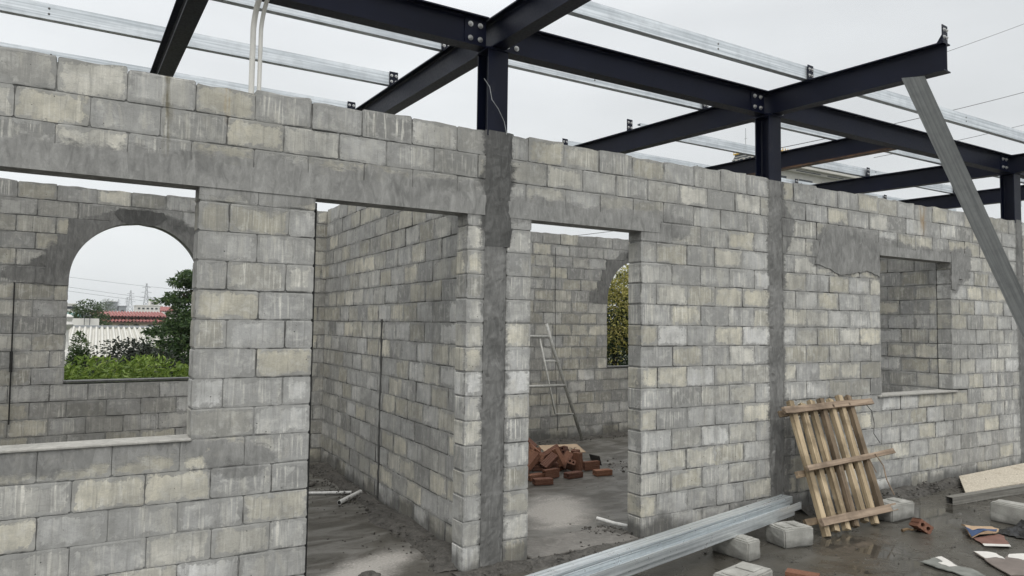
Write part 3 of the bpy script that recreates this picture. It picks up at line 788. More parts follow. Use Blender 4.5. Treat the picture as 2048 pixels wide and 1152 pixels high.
# ------------------------------------------------------------------ kerb blocks
M_kerb = NT('kerb_concrete')
t = M_kerb; n = t.noise(9, None, 5, .6); f = t.noise(110, None, 3, .7); P = t.sep()
kb = t.mix(t.rng(n, .3, .7), (.24, .236, .215), (.42, .415, .385)); kb = t.mix(t.rng(f, .3, .7, 0, .35), kb, (.2, .2, .18))
kd = t.rng(t.math('SUBTRACT', t.math('ADD', t.math('MULTIPLY', t.noise(13), .09), -.002), P[2]), -.02, .03)
t.set(base=t.mix(t.math('MULTIPLY', kd, .7), kb, (.085, .083, .075)), rough=.85); t.bump(t.math('ADD', f, n), .5, .005); M_kerb = t.m
def kerb(w, l, h, loc, rz, label, tilt=(0, 0)):
    bm = bmesh.new(); bmesh.ops.create_cube(bm, size=1)
    for v in bm.verts: v.co = Vector(((v.co.x+.5)*w, (v.co.y+.5)*l, (v.co.z+.5)*h))+Vector((rnd(-.004, .004), rnd(-.004, .004), 0))
    bmesh.ops.bevel(bm, geom=[e_ for e_ in bm.edges], offset=.009, segments=2, affect='EDGES')
    bmesh.ops.subdivide_edges(bm, edges=[e_ for e_ in bm.edges if e_.calc_length() > .08], cuts=3, use_grid_fill=True)
    for v in bm.verts: v.co += Vector((mnoise.noise(v.co*18), mnoise.noise(v.co*18+Vector((9, 0, 0))), mnoise.noise(v.co*18+Vector((0, 9, 0)))))*.005
    mb = MB(); mb.bm(bm)
    o = mb.build('kerb_block', M_kerb, loc=loc); o.rotation_euler = (tilt[0], tilt[1], rz); tag(o, label, 'kerb block', 'precast kerb blocks on the wet slab')
    long_x = w > l
    for k in (0, 1):
        p = MB()
        a = (.035, .42*w, .04, l-.035) if long_x else (.03, w-.03, .035, .42*l)
        if k: a = (.56*w, w-.035, .04, l-.035) if long_x else (.03, w-.03, .56*l, l-.035)
        p.box(a[0], a[1], a[2], a[3], h-.004, h+.009, bev=.005, jit=.002); p.build('raised_pad', M_kerb, o)
    return o
kerb(.25, .185, .128, (4.232, -.643, 0), R(-9.5), 'kerb block standing just left of the pallet, nearest its foot')
kerb(.135, .30, .128, (3.785, -.713, 0), R(3), 'kerb block carrying the stack of galvanised channels, its short end showing')
kerb(.33, .19, .128, (3.185, -1.20, 0), R(12), 'kerb block cut by the bottom edge of the picture')
kerb(.31, .18, .128, (5.541, -.604, 0), R(1), 'kerb block just right of the foot of the pallet')
kerb(.16, .62, .15, (6.34, -1.56, 0), R(4), 'kerb block at the far right edge of the picture', )
kerb(.2, .27, .128, (1.9, -1.02, 0), R(8), 'kerb block under the near end of the channels')

# ------------------------------------------------------------------ stack of galvanised channels
MC = Matrix.Translation((1.05, -.993, 0)) @ Matrix.Rotation(R(12.1), 4, 'Z')
def channel(y0, z0, L0, L1, upright, label, w=.09, h=.05, dy=0., rz=0.):
    t_ = .0025; lip = .006
    sec = [(0, 0), (w, 0), (w, h), (w-lip, h), (w-lip, h-t_), (w-t_, h-t_), (w-t_, t_), (t_, t_), (t_, h-t_), (lip, h-t_), (lip, h), (0, h)]
    if not upright: sec = [(a, h-b_) for a, b_ in sec][::-1]
    mb = MB(); n = 12
    M0 = MC @ Matrix.Translation((L0, y0, z0)) @ Matrix.Rotation(rz, 4, 'Z')
    mb.prism([(a, b_) for a, b_ in sec], L1-L0)
    o = mb.build('galvanised_channel', M_galv_n, M=M0); return tag(o, label, 'steel channel', 'new galvanised channels stacked in the foreground')
channel(-.09, .1715, .0, 3.79, False, 'uppermost rear galvanised channel, lying with its bright web upwards')
channel(-.091, .1305, .05, 3.73, True, 'rear galvanised channel directly below the bright uppermost one', h=.04)
channel(-.196, .1625, .02, 3.71, True, 'front galvanised channel lying open side up like a gutter')
channel(-.186, .1285, -.03, 3.62, False, 'lowest front galvanised channel under the open gutter like one', h=.033)

# ------------------------------------------------------------------ pallet-like wooden rack
rack = empty('wooden_pallet', (4.74, -.60, 0), label='rough pallet of upright timber battens leaning on the block wall', cat='pallet')
V = Vector((4.985-4.74, .50, .925)); LV = V.length; V.normalize()
U = Vector((1, 0, 0)); U = (U-V*U.dot(V)).normalized(); N = U.cross(V)     # N towards the camera side
if N.y > 0: N = -N
def rk(u, v, n): return Vector((u, 0, 0))+V*v+N*n
def plank(name, p, q, w, th, mat, wdir, bow=.0, label=None, ends=(0, 0)):
    p, q = Vector(p), Vector(q); L = (q-p).length
    M = frame(p, q, N)
    mb = MB(); seg = 10; vs = []
    wd = random.uniform(0, 99)
    for k in range(seg+1):
        x = L*k/seg; ww = w*(1+mnoise.noise((x*5, wd, 0))*.14); tt = th*(1+mnoise.noise((x*4, wd, 5))*.12); of = mnoise.noise((x*2.2, wd, 8))*bow
        for a, b_ in ((-.5, -.5), (.5, -.5), (.5, .5), (-.5, .5)): vs.append((x+(rnd(-.006, .006) if k in (0, seg) else 0), a*ww+of, b_*tt+of*.6))
    fs = [(k*4+i, k*4+(i+1) % 4, k*4+4+(i+1) % 4, k*4+4+i) for k in range(seg) for i in range(4)]+[(3, 2, 1, 0), (seg*4, seg*4+1, seg*4+2, seg*4+3)]
    mb.add(vs, fs); o = mb.build(name, mat, rack, M=M)
    if label: o['label'] = label
    return o
M_wood_x = mat_wood('raw_wood_lengthwise', (.24, .18, .11), (.52, .42, .28), 0)
M_wood_dx = mat_wood('old_wood_lengthwise', (.11, .08, .055), (.26, .20, .135), 0)
for i in range(7):
    u0 = i*.119; u1 = u0+i*.007
    ex = [.0, .03, .02, .03, .05, .02, .09][i]; top = [.03, .0, .02, .03, .02, .05, .04][i]
    mt = M_wood_dx if i in (3, 6) else M_wood_x
    plank('batten', rk(u0+rnd(-.006, .006), ex, 0), rk(u1+rnd(-.006, .006), LV+top-.05, 0), .050, .040, mt, N, .01)
    if i in (1, 2, 4, 5, 3): plank('rear_batten', rk(u0+.05, .10+rnd(0, .08), -.042), rk(u1+.045, LV-.10-rnd(0, .1), -.042), .045, .03, M_wood_dx, N, .012)
plank('cross_board', rk(-.14, LV*.905, .033), rk(1.02, LV*.925, .033), .052, .026, M_wood_g, N, .006)
plank('cross_board', rk(-.05, LV*.465, .033), rk(1.08, LV*.505, .033), .040, .024, M_wood_g, N, .006)
plank('cross_board', rk(-.06, LV*.095, .034), rk(.86, LV*.10, .034), .055, .028, M_wood_g, N, .006)
plank('rear_board', rk(-.12, LV*.90, -.036), rk(.80, LV*.91, -.036), .05, .022, M_wood_dx, N)
plank('rear_board', rk(-.10, LV*.445, -.036), rk(.75, LV*.46, -.07), .05, .022, M_wood_dx, N)
plank('rear_board', rk(-.15, LV*.12, -.036), rk(.75, LV*.12, -.07), .05, .022, M_wood_dx, N)
b = MB(); b.tube([rk(.93, LV*.90, .03), rk(.96, LV*.84, .04), rk(.93, LV*.74, .045), rk(.90, LV*.66, .03), rk(.91, LV*.58, .05)], .003, 5); b.build('wire_tie', M_dark, rack)
b = MB(); b.tube([rk(.80, LV*.50, .05), rk(.84, LV*.40, .06), rk(.83, LV*.30, .055), rk(.87, LV*.18, .05)], .005, 5); b.tube([rk(.70, LV*.47, .05), rk(.73, LV*.36, .055)], .004, 5); b.build('rope_end', M_wood_g, rack)

# ------------------------------------------------------------------ right foreground: board, tube, scraps
def mat_osb():
    t = NT('plywood_face'); v = t.voro(34, t.map((1, 2.4, 1))); n = t.noise(7, None, 5)
    b_ = t.mix(t.rng(v, .1, .6), (.60, .55, .46), (.42, .375, .30)); b_ = t.mix(t.rng(n, .55, .72, 0, .8), b_, (.28, .23, .17))
    t.set(base=b_, rough=.8); t.bump(v, .3, .003); return t.m
M_osb = mat_osb()
b = MB(); pts = [(6.99, -.42, .045), (7.93, -.48, .045), (9.25, -.36, .05), (9.0, -.03, .15), (7.56, -.06, .15), (7.2, -.26, .10)]
pts = [(6.99, -.41, .022), (7.93, -.47, .028), (9.0, -.42, .03), (8.90, -.06, .065), (7.54, -.07, .055)]
vs = pts+[(x, y, z+.016) for x, y, z in pts]; n_ = len(pts)
b.add(vs, [tuple(range(n_-1, -1, -1)), tuple(range(n_, 2*n_))]+[(i, (i+1) % n_, n_+(i+1) % n_, n_+i) for i in range(n_)])
tag(b.build('plywood_board', M_osb), 'pale splintered board leaning on the mud at the foot of the wall, far right', 'board')
mb = MB(); MT = frame((6.545, -.50, .002), (8.4, -.63, .002))
for sec in ([(-.033, 0), (.033, 0), (.033, .004), (-.033, .004)], [(-.033, .062), (.033, .062), (.033, .066), (-.033, .066)], [(-.033, .0042), (-.029, .0042), (-.029, .0618), (-.033, .0618)], [(.029, .0042), (.033, .0042), (.033, .0618), (.029, .0618)]): mb.prism(sec, 1.86)
M_tube = mat_galv('dull_tube', (.12, .115, .10), (.26, .25, .225), 0, .2, .55)
tag(mb.build('square_tube', M_tube, M=MT), 'muddy square steel tube lying in front of the pale board', 'steel tube')
M_grey_sheet = mat_plain('scrap_grey', (.17, .175, .16), .55, 0, .25, 14); M_white_sheet = mat_plain('scrap_white', (.60, .585, .55), .5, 0, .08)
M_brown_sheet = mat_plain('scrap_brown', (.16, .135, .12), .5, 0, .2); M_card = mat_plain('cardboard', (.40, .29, .19), .85, 0, .15, 20)
M_blue = mat_plain('scrap_blue', (.035, .065, .14), .6, 0, .2); M_red = mat_plain('scrap_red', (.17, .09, .07), .6, 0, .2)
M_blackp = mat_plain('black_plastic', (.012, .012, .013), .25, 0, .2)
def sheet(name, pts, z, th, mat, parent=None, lift=None):
    P = [(x, y, z+(lift(x, y) if lift else 0)) for x, y in pts]; n = len(P)
    b = MB(); b.add(P+[(x, y, zz+th) for x, y, zz in P], [tuple(range(n-1, -1, -1)), tuple(range(n, 2*n))]+[(i, (i+1) % n, n+(i+1) % n, n+i) for i in range(n)])
    return b.build(name, mat, parent)
def rag(pts, k=3, j=.006):
    out = []
    for i, a in enumerate(pts):
        c = pts[(i+1) % len(pts)]
        for q in range(k): out.append((a[0]+(c[0]-a[0])*q/k+(rnd(-j, j) if q else 0), a[1]+(c[1]-a[1])*q/k+(rnd(-j, j) if q else 0)))
    return out
o = sheet('broken_sheet', rag([(4.754, -1.262), (4.833, -1.273), (4.917, -1.264), (4.988, -1.269), (4.944, -1.335), (4.879, -1.429), (4.898, -1.512), (4.829, -1.623), (4.714, -1.559), (4.742, -1.465), (4.731, -1.378)]), .008, .006, M_grey_sheet)
tag(o, 'broken grey sheet with a jagged white patch, lying at the bottom right', 'sheet')
sheet('white_face', rag([(4.916, -1.271), (4.973, -1.28), (4.938, -1.339), (4.863, -1.437), (4.805, -1.415), (4.823, -1.34), (4.87, -1.345)]), .015, .002, M_white_sheet, o)
o = sheet('broken_sheet', rag([(5.276, -1.325), (5.356, -1.369), (5.368, -1.423), (5.299, -1.51), (5.42, -1.475), (5.72, -1.60), (5.3, -1.85), (5.049, -1.73), (4.975, -1.689), (5.043, -1.593), (5.131, -1.483)]), .009, .007, M_brown_sheet)
tag(o, 'larger broken brown and white sheet in the bottom right corner', 'sheet')
sheet('white_face', rag([(5.273, -1.331), (5.342, -1.376), (5.361, -1.427), (5.281, -1.519), (5.271, -1.469), (5.185, -1.443)]), .017, .002, M_white_sheet, o)
sheet('white_face', rag([(5.342, -1.508), (5.416, -1.48), (5.66, -1.59), (5.347, -1.66), (5.368, -1.556)]), .017, .002, M_white_sheet, o)
o = sheet('torn_packaging', rag([(5.878, -.942), (6.001, -1.099), (5.989, -1.152), (5.857, -1.194), (5.607, -1.153), (5.715, -1.059)]), .012, .01, M_card, lift=lambda x, y: .03*sin(x*9)**2)
tag(o, 'torn cardboard packaging with blue and red printed parts', 'packaging')
sheet('blue_strip', rag([(5.728, -1.046), (5.599, -1.157), (5.877, -1.185), (5.968, -1.148), (5.8, -1.143), (5.697, -1.114)], 2, .004), .024, .003, M_blue, o, lift=lambda x, y: .03*sin(x*9)**2)
sheet('red_flap', rag([(5.632, -1.15), (5.903, -1.19), (5.886, -1.235), (5.641, -1.381), (5.534, -1.259)]), .008, .004, M_red, o)
sheet('white_edge', [(5.519, -1.266), (5.665, -1.37), (5.628, -1.396), (5.482, -1.296)], .014, .004, M_white_sheet, o)
b = MB()
G = []; nn = 9
for i in range(nn):
    for j in range(nn):
        x = 5.93+.42*i/(nn-1)+rnd(-.02, .02); y = -1.36+.22*j/(nn-1)+rnd(-.01, .01)
        z = .012+.06*max(0, mnoise.noise((x*9, y*9, 2))+.35)*(1 if 0 < i < nn-1 and 0 < j < nn-1 else .1); G.append((x, y, z))
b.add(G, [(i*nn+j, (i+1)*nn+j, (i+1)*nn+j+1, i*nn+j+1) for i in range(nn-1) for j in range(nn-1)])
o = b.build('plastic_sheeting', M_blackp); tag(o, 'crumpled black plastic sheeting at the right edge by the kerb block', 'plastic sheet')
b = MB(); b.tube([(5.355, -.79, .012), (5.40, -.80, .02), (5.44, -.815, .012), (5.52, -.83, .01)], [.012, .009, .007, .004], 6); tag(b.build('stick', M_wood_d), 'short dark stick lying beside the loose brick fragment', 'stick')

# ------------------------------------------------------------------ bricks
def mat_brick():
    t = NT('red_brick'); oi = t.n.new('ShaderNodeObjectInfo'); n = t.noise(16, None, 5); f = t.noise(90, None, 3)
    b_ = t.mix(oi.outputs['Random'], (.085, .034, .023), (.27, .13, .075)); b_ = t.mix(t.rng(n, .35, .7, 0, .6), b_, (.12, .045, .028))
    b_ = t.mix(t.rng(f, .5, .75, 0, .3), b_, (.46, .27, .17)); t.set(base=b_, rough=.8); t.bump(f, .4, .004); return t.m
M_brick = mat_brick()
def brick_mesh(L=.215, w=.10, h=.06):
    bm = bmesh.new(); a, c = w/2, h/2; g = .0035
    sec = []
    def side(x0, z0, x1, z1, nx, nz, k):
        for q in range(k):
            f0 = q/k
            for ff, dd in ((.0, 0), (.72, 0), (.76, g), (.96, g)):
                f_ = (q+ff)/k; sec.append((x0+(x1-x0)*f_-nx*dd, z0+(z1-z0)*f_-nz*dd))
    side(-a, -c, a, -c, 0, -1, 4); side(a, -c, a, c, 1, 0, 2); side(a, c, -a, c, 0, 1, 4); side(-a, c, -a, -c, -1, 0, 2)
    loops = [sec]
    for hx in (-.022, .022): loops.append([(hx+.0135*cos(k*pi/6), .0135*sin(k*pi/6)) for k in range(12)])
    ends = []
    for X in (-L/2, L/2):
        es = []; ring = []
        for lp in loops:
            vs = [bm.verts.new((X, y, z)) for y, z in lp]; ring.append(vs)
            es += [bm.edges.new((vs[i], vs[(i+1) % len(vs)])) for i in range(len(vs))]
        bmesh.ops.triangle_fill(bm, use_beauty=True, edges=es); ends.append(ring)
    for A_, B_ in zip(*ends):
        for i in range(len(A_)):
            j = (i+1) % len(A_); bm.faces.new((A_[i], A_[j], B_[j], B_[i]))
    bmesh.ops.recalc_face_normals(bm, faces=bm.faces[:])
    me = bpy.data.meshes.new('red_brick'); bm.to_mesh(me); bm.free(); me.materials.append(M_brick); return me
ME_BR = brick_mesh()
def brick(loc, rot, label=None):
    loc = (loc[0], loc[1], loc[2] if loc[2] < .12 else .12+(loc[2]-.12)*.72)
    o = bpy.data.objects.new('red_brick', ME_BR); COL.objects.link(o); o.location = loc; o.rotation_euler = [R(a) for a in rot]; o.scale = (.84, .84, .86)
    return tag(o, label or 'red brick jumbled inside the heap behind the second doorway', 'brick', 'red bricks heaped on the inner floor')
brick((3.905, 1.80, .031), (0, 0, -14), 'red brick lying flat, nearest in the heap, beside the pier')
brick((4.335, 1.905, .031), (0, 0, 3), 'red brick lying flat at the front of the heap, middle of its front row')
brick((4.665, 1.865, .031), (0, 0, -9), 'red brick lying apart at the right end of the heap')
brick((4.72, 2.12, .051), (90, 0, -4), 'dark red brick on its edge behind the one lying apart')
brick((4.53, 2.10, .109), (0, 90, 20), 'red brick standing upright on its end near the right of the heap')
brick((4.66, 2.30, .10), (0, 76, 30), 'tilted red brick leaning beside the upright one')
brick((4.27, 2.62, .300), (6, 38, -52), 'topmost red brick, ridged side up, sloping down to the right')
brick((3.98, 2.10, .175), (0, -42, 6), 'ridged pale red brick sloping at the left side of the heap')
brick((4.15, 2.05, .165), (24, -34, 4), 'smooth faced red brick tilted across the middle of the heap')
brick((4.62, 2.45, .175), (70, 12, 40), 'broken topped red brick high at the right of the heap')
brick((4.38, 2.22, .165), (18, 62, -40), 'ridged red brick standing slanted in the centre of the heap')
for (x, y, z, a, b_, c) in ((3.95, 2.00, .031, 0, 0, 5), (4.12, 1.98, .05, 90, 0, 8), (4.20, 2.14, .10, 0, 4, -12), (4.05, 2.25, .10, 5, 0, 60), (3.85, 2.2, .031, 0, 0, 80), (4.45, 2.3, .031, 0, 0, 30), (4.25, 2.35, .031, 0, 0, -20),
    (4.6, 2.55, .031, 0, 0, 70), (4.4, 2.55, .04, 10, 0, 15), (4.1, 2.5, .031, 0, 0, 40), (3.9, 2.45, .05, 0, 10, -30), (4.25, 2.75, .05, 0, 0, 66), (4.5, 2.8, .04, 0, 0, -15), (4.0, 2.35, .13, 30, 20, 40), (4.2, 2.42, .13, 12, -25, 100),
    (4.35, 2.45, .12, 0, 18, -50), (4.52, 2.38, .11, 40, 10, 10), (4.12, 2.62, .15, 20, 30, 20), (4.32, 2.62, .15, 60, 0, -30), (3.97, 2.3, .20, -20, 35, -60), (4.12, 2.38, .21, 10, 40, 30), (4.26, 2.5, .22, 35, -10, 75),
    (4.42, 2.40, .19, 15, -30, -20), (4.50, 2.25, .10, 30, -48, 10), (4.46, 2.12, .08, 20, 30, 60), (4.05, 2.16, .22, 60, 20, -40), (3.88, 2.32, .14, 0, -20, 20), (3.8, 2.05, .09, 10, 0, -20), (3.92, 2.55, .22, 30, 15, 50), (4.75, 2.36, .045, 15, 60, 10)):
    brick((x, y, z), (a, b_, c))
brick((5.50, -.85, .04), (35, 10, 62), 'broken ribbed brick fragment standing by the kerb block right of the pallet').scale = (.5, 1.1, 1.1)
brick((3.78, -1.12, .033), (0, 0, -62), 'orange ribbed brick half hidden behind the nearest kerb block')
# cardboard behind the heap
M_card2 = mat_plain('card_pale', (.36, .27, .185), .85, 0, .12, 20)
cb = bpy.data.objects.new('cardboard', None); COL.objects.link(cb); cb.matrix_world = Matrix.Translation((4.78, 2.66, .085)) @ Matrix.Rotation(R(-14), 4, 'Z') @ Matrix.Rotation(R(10), 4, 'X')
tag(cb, 'flattened cardboard box printed with dark letters, lying behind the brick heap', 'cardboard')
b = MB(); b.box(-.22, .24, .0, .27, 0, .006, jit=.004); b.build('panel', M_card2, cb)
fc = bpy.data.curves.new('print', 'FONT'); fc.body = 'oinuqac'; fc.size = .115; fc.extrude = .0004; fc.space_character = 1.05
M_ink = mat_plain('ink', (.05, .04, .035), .8); fo = bpy.data.objects.new('printed_letters', fc); COL.objects.link(fo); fo.parent = cb; fo.location = (-.17, .075, .0095); fo.scale = (.95, 1.3, 1); fc.materials.append(M_ink)
bpy.context.view_layer.update(); me = bpy.data.meshes.new_from_object(fo.evaluated_get(bpy.context.evaluated_depsgraph_get())); M_ = fo.matrix_basis.copy(); bpy.data.objects.remove(fo); link('printed_letters', me, cb, M=M_)
b = MB(); b.box(-.30, .30, -.004, .004, 0, .10, jit=.003); o = b.build('dark_panel', M_dark); o.location = (4.98, 2.36, 0); o.rotation_euler = (R(-16), R(8), R(62)); tag(o, 'thin dark panel propped on the right flank of the brick heap', 'panel')

# ------------------------------------------------------------------ scaffold frame
sf = empty('scaffold_frame', label='painted tubular scaffold frame leaning on the rear wall behind the brick heap', cat='scaffold frame')
YF = 3.66
def tb(name, pts, r): b = MB(); b.tube(pts, r, 10); return b.build(name, M_paint, sf, smooth=True)
tb('post', [(5.19, YF, 1.50), (5.295, YF, 1.2), (5.78, YF+.02, .02)], .021)
tb('post', [(4.02, YF, 1.50), (4.6, YF+.02, .02)], .021)
tb('ledger', [(4.06, YF, 1.345), (5.22, YF, 1.34)], .021)
tb('ledger', [(4.30, YF, .735), (5.48, YF, .725)], .018)
tb('brace_tube', [(5.09, YF, 1.33), (5.34, YF, .375), (5.62, YF, .36)], .012)
tb('rung', [(5.17, YF, 1.035), (5.41, YF, 1.03)], .011)
tb('brace_tube', [(4.20, YF, 1.33), (4.44, YF, .375), (4.44, YF, .36)], .012)

# ------------------------------------------------------------------ plastic pipes on the floor
for pts, r_, lab in (([(1.30, 2.47, .016), (1.9, 2.40, .016), (2.21, 2.25, .02)], .013, 'long thin white pipe on the floor of the left room'),
                 ([(2.00, 1.94, .022), (2.27, 2.19, .03)], .019, 'short white pipe with a dark open end beside the partition'),
                 ([(3.50, .47, .045), (3.56, .34, .03), (3.66, .16, .02)], .014, 'white pipe poking out behind the pier of the second doorway')):
    b = MB(); b.tube(pts, r_, 12); o = b.build('plastic_pipe', M_pvc_d, smooth=False); tag(o, lab, 'pipe', 'white plastic pipes on the floor')
    p, q = Vector(pts[0]), Vector(pts[1]); d = (p-q).normalized(); c = MB(); c.tube([p+d*.0005, p+d*.002], r_*.78, 12); c.build('open_end', M_dark, o)

# ------------------------------------------------------------------ mud and mortar droppings
def mat_mud():
    t = NT('mud'); n = t.noise(22, None, 6, .7); f = t.noise(120, None, 3, .7)
    b_ = t.mix(t.rng(n, .3, .7), (.030, .028, .025), (.115, .108, .096)); b_ = t.mix(t.rng(f, .5, .8, 0, .5), b_, (.2, .19, .17))
    t.set(base=b_, rough=.75, spec=.4); t.bump(t.math('ADD', n, f), .8, .012); return t.m
M_mud = mat_mud()
def mound(path, width, height, label, off=0.):
    b = MB(); nx = 10; P = [Vector((*p, 0)) for p in path]; vs = []; rows = 0
    S = random.uniform(0, 90)
    for a, c in zip(P[:-1], P[1:]):
        L = (c-a).length; n = max(2, int(L/.03)); d = (c-a).normalized(); nn_ = Vector((-d.y, d.x, 0))
        for k in range(n+(1 if c is P[-1] else 0)):
            p = a+d*(L*k/n); s_ = rows*.03
            w = width*(.75+.6*mnoise.noise((s_*1.7, S, 0))); 
            for i in range(nx+1):
                f = i/nx*2-1; q = p+nn_*(f*w)
                e_ = max(0, 1-f*f); h = height*e_*(.75+.9*mnoise.noise((q.x*4, q.y*4, S)))+mnoise.noise((q.x*28, q.y*28, S))*.011*e_+mnoise.noise((q.x*70, q.y*70, S))*.005*e_
                vs.append((q.x, q.y, max(-.004, h)-.002))
            rows += 1
    m_ = nx+1
    b.add(vs, [(r*m_+i, r*m_+i+1, (r+1)*m_+i+1, (r+1)*m_+i) for r in range(rows-1) for i in range(nx)])
    o = b.build('mortar_debris', M_mud); return tag(o, label, 'debris', kind='stuff')
mound([(2.34, 3.6), (2.26, 2.2), (2.20, .5), (2.14, .05)], .20, .050, 'strip of dark mortar droppings along the foot of the partition')
mound([(2.05, -.04), (2.6, -.06), (3.5, -.05)], .11, .028, 'mortar droppings in front of the second doorway')
mound([(3.42, .35), (3.50, .12), (3.75, -.06)], .12, .03, 'dark clods behind the pier of the second doorway')
mound([(2.55, 3.76), (5.0, 3.86), (7.6, 3.93)], .14, .035, 'mortar droppings along the rear wall')
mound([(5.15, -.03), (6.3, -.06), (7.5, -.06), (8.9, .0)], .17, .055, 'ridge of mud along the foot of the wall on the right')
mound([(-.3, .2), (1.0, .2), (1.25, .3)], .12, .03, 'mortar droppings inside the left room')
mound([(-.4, 3.66), (2.2, 3.73)], .12, .03, 'mortar droppings along the rear wall of the left room')
bm = bmesh.new()
def clod(x, y, r_, z=None):
    q = bmesh.ops.create_icosphere(bm, subdivisions=1, radius=r_, matrix=Matrix.Translation((x, y, (r_*.45 if z is None else z))) @ Matrix.Rotation(rnd(0, 6), 4, 'Z') @ Matrix.Diagonal((rnd(.7, 1.5), rnd(.6, 1.1), rnd(.4, .8), 1)))
    for v in q['verts']: v.co += Vector((rnd(-1, 1), rnd(-1, 1), rnd(-1, 1)))*r_*.18
def spread(n, path, w, r0, r1, z=0):
    for _ in range(n):
        k = random.randrange(len(path)-1); f = random.random(); a, c = path[k], path[k+1]
        clod(a[0]+(c[0]-a[0])*f+random.gauss(0, w), a[1]+(c[1]-a[1])*f+random.gauss(0, w), rnd(r0, r1)*rnd(.4, 1)+.0015, None if not z else rnd(0, z))
spread(520, [(2.24, 3.5), (2.16, 2.0), (2.08, .15)], .07, .004, .014, .045)
spread(60, [(1.95, 3.0), (1.85, .3)], .10, .003, .008)
spread(220, [(2.1, -.08), (3.5, -.10)], .06, .004, .014, .025)
spread(150, [(3.35, .35), (3.62, .05)], .08, .005, .018, .03)
spread(240, [(3.0, 3.7), (7.0, 3.8)], .07, .004, .014, .03)
spread(420, [(5.6, -.12), (8.6, -.16)], .08, .005, .018, .06)
spread(70, [(3.2, -1.0), (4.4, -.9), (6.5, -1.2)], .35, .003, .010)
spread(60, [(4.9, 1.7), (5.4, 2.4)], .15, .006, .016)
spread(50, [(2.7, 3.0), (5.0, 1.0)], .6, .003, .008)
spread(20, [(1.2, 1.5), (1.8, .4)], .25, .004, .010)
me = bpy.data.meshes.new('clods'); bm.to_mesh(me); bm.free(); me.materials.append(M_mud)
tag(link('clods', me), 'small clods and pebbles scattered on the slab', 'debris', kind='stuff')
for (x, y, s_, lab) in ((1.60, .16, .055, 'dark lump of mortar at the bottom edge of the first doorway'), (1.98, 2.75, .06, 'dark lump lying at the back of the left room')):
    bm = bmesh.new(); bmesh.ops.create_icosphere(bm, subdivisions=3, radius=s_, matrix=Matrix.Diagonal((1.3, .8, .55, 1)))
    for v in bm.verts: v.co += v.co.normalized()*mnoise.noise(v.co*25)*s_*.5
    b = MB(); b.bm(bm); tag(b.build('mortar_lump', M_mud, loc=(x, y, s_*.35)), lab, 'lump')
# threshold of the second doorway
b = MB(); b.box(2.60, 3.50, -.01, .34, -.002, .018, bev=.006, jit=.003); tag(b.build('threshold', mat_cement('threshold_cement', (.10, .095, .085), (.19, .18, .165), sc=4, rough=.7)), 'low cement threshold across the second doorway', 'threshold')

# ------------------------------------------------------------------ vegetation
def leaves(name, blobs, n, size, mat, parent, aspect=.45, seed=1, shell=.55, droop=.3, trim=None, thin=-.25):
    """leaf faces through the volume of a few ellipsoids (cx,cy,cz,rx,ry,rz,weight)"""
    rs = random.Random(seed); vs = []; fs = []; col = []
    tot = sum(q[6] for q in blobs)
    for q in blobs:
        for _ in range(int(n*q[6]/tot)):
            while True:
                d = Vector((rs.gauss(0, 1), rs.gauss(0, 1), rs.gauss(0, 1)))
                if d.length > .1: break
            d.normalize(); r_ = shell+(1.06-shell)*rs.random()**.7
            c = Vector((q[0]+d.x*q[3]*r_, q[1]+d.y*q[4]*r_, q[2]+d.z*q[5]*r_))
            if mnoise.noise(c*(2.2/max(q[3], .3))+Vector((seed, 0, 0))) < thin: continue
            if trim and not trim(c): continue
            a = (d+Vector((rs.uniform(-1, 1), rs.uniform(-1, 1), rs.uniform(-.6, .6)-droop))).normalized()
            b_ = a.cross(Vector((rs.uniform(-1, 1), rs.uniform(-1, 1), rs.uniform(-1, 1)))).normalized()
            s_ = size*rs.uniform(.6, 1.35); i0 = len(vs); nrm = a.cross(b_)
            vs += [c-a*s_*.5, c+b_*s_*aspect*.5+nrm*s_*.06, c+a*s_*.5-nrm*s_*.12, c-b_*s_*aspect*.5+nrm*s_*.06]
            fs += [(i0, i0+1, i0+2, i0+3)]
            v = min(1, max(0, rs.gauss(.45, .2)+mnoise.noise(c*(3./max(q[3], .3)))*.35)); col += [v]*4
    me = bpy.data.meshes.new(name); me.from_pydata([tuple(v) for v in vs], [], fs); me.materials.append(mat)
    me.attributes.new('lcol', 'FLOAT', 'POINT').data.foreach_set('value', col); me.update()
    return link(name, me, parent)
M_bark = mat_plain('bark', (.07, .055, .04), .9, 0, .3, 20)
def limb(parent, pts, r0, r1, name='trunk'):
    b = MB(); k = len(pts); b.tube(pts, [r0+(r1-r0)*i/(k-1) for i in range(k)], 7); return b.build(name, M_bark, parent, smooth=True)
L_bright = mat_leaf('leaf_bright', (.07, .12, .02), (.17, .25, .045), (.33, .40, .10))
L_mid = mat_leaf('leaf_mid', (.016, .035, .012), (.045, .08, .022), (.11, .155, .05))
L_dark = mat_leaf('leaf_dark', (.008, .020, .009), (.022, .045, .017), (.06, .095, .035), .15)
L_dark2 = mat_leaf('leaf_deep_green', (.020, .044, .016), (.055, .10, .032), (.14, .20, .065), .25)
L_black = mat_leaf('leaf_blackish', (.012, .018, .012), (.03, .04, .026), (.07, .08, .05), .1)
L_yel = mat_leaf('leaf_yellow', (.12, .13, .03), (.32, .30, .08), (.58, .50, .20))
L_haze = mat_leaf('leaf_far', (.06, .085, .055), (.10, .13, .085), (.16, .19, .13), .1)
GZ = -5.2
t0 = empty('leafy_bush', (.9, 5.9, GZ+.075), label='bright green broad leaved bush just beyond the big arched window', cat='bush')
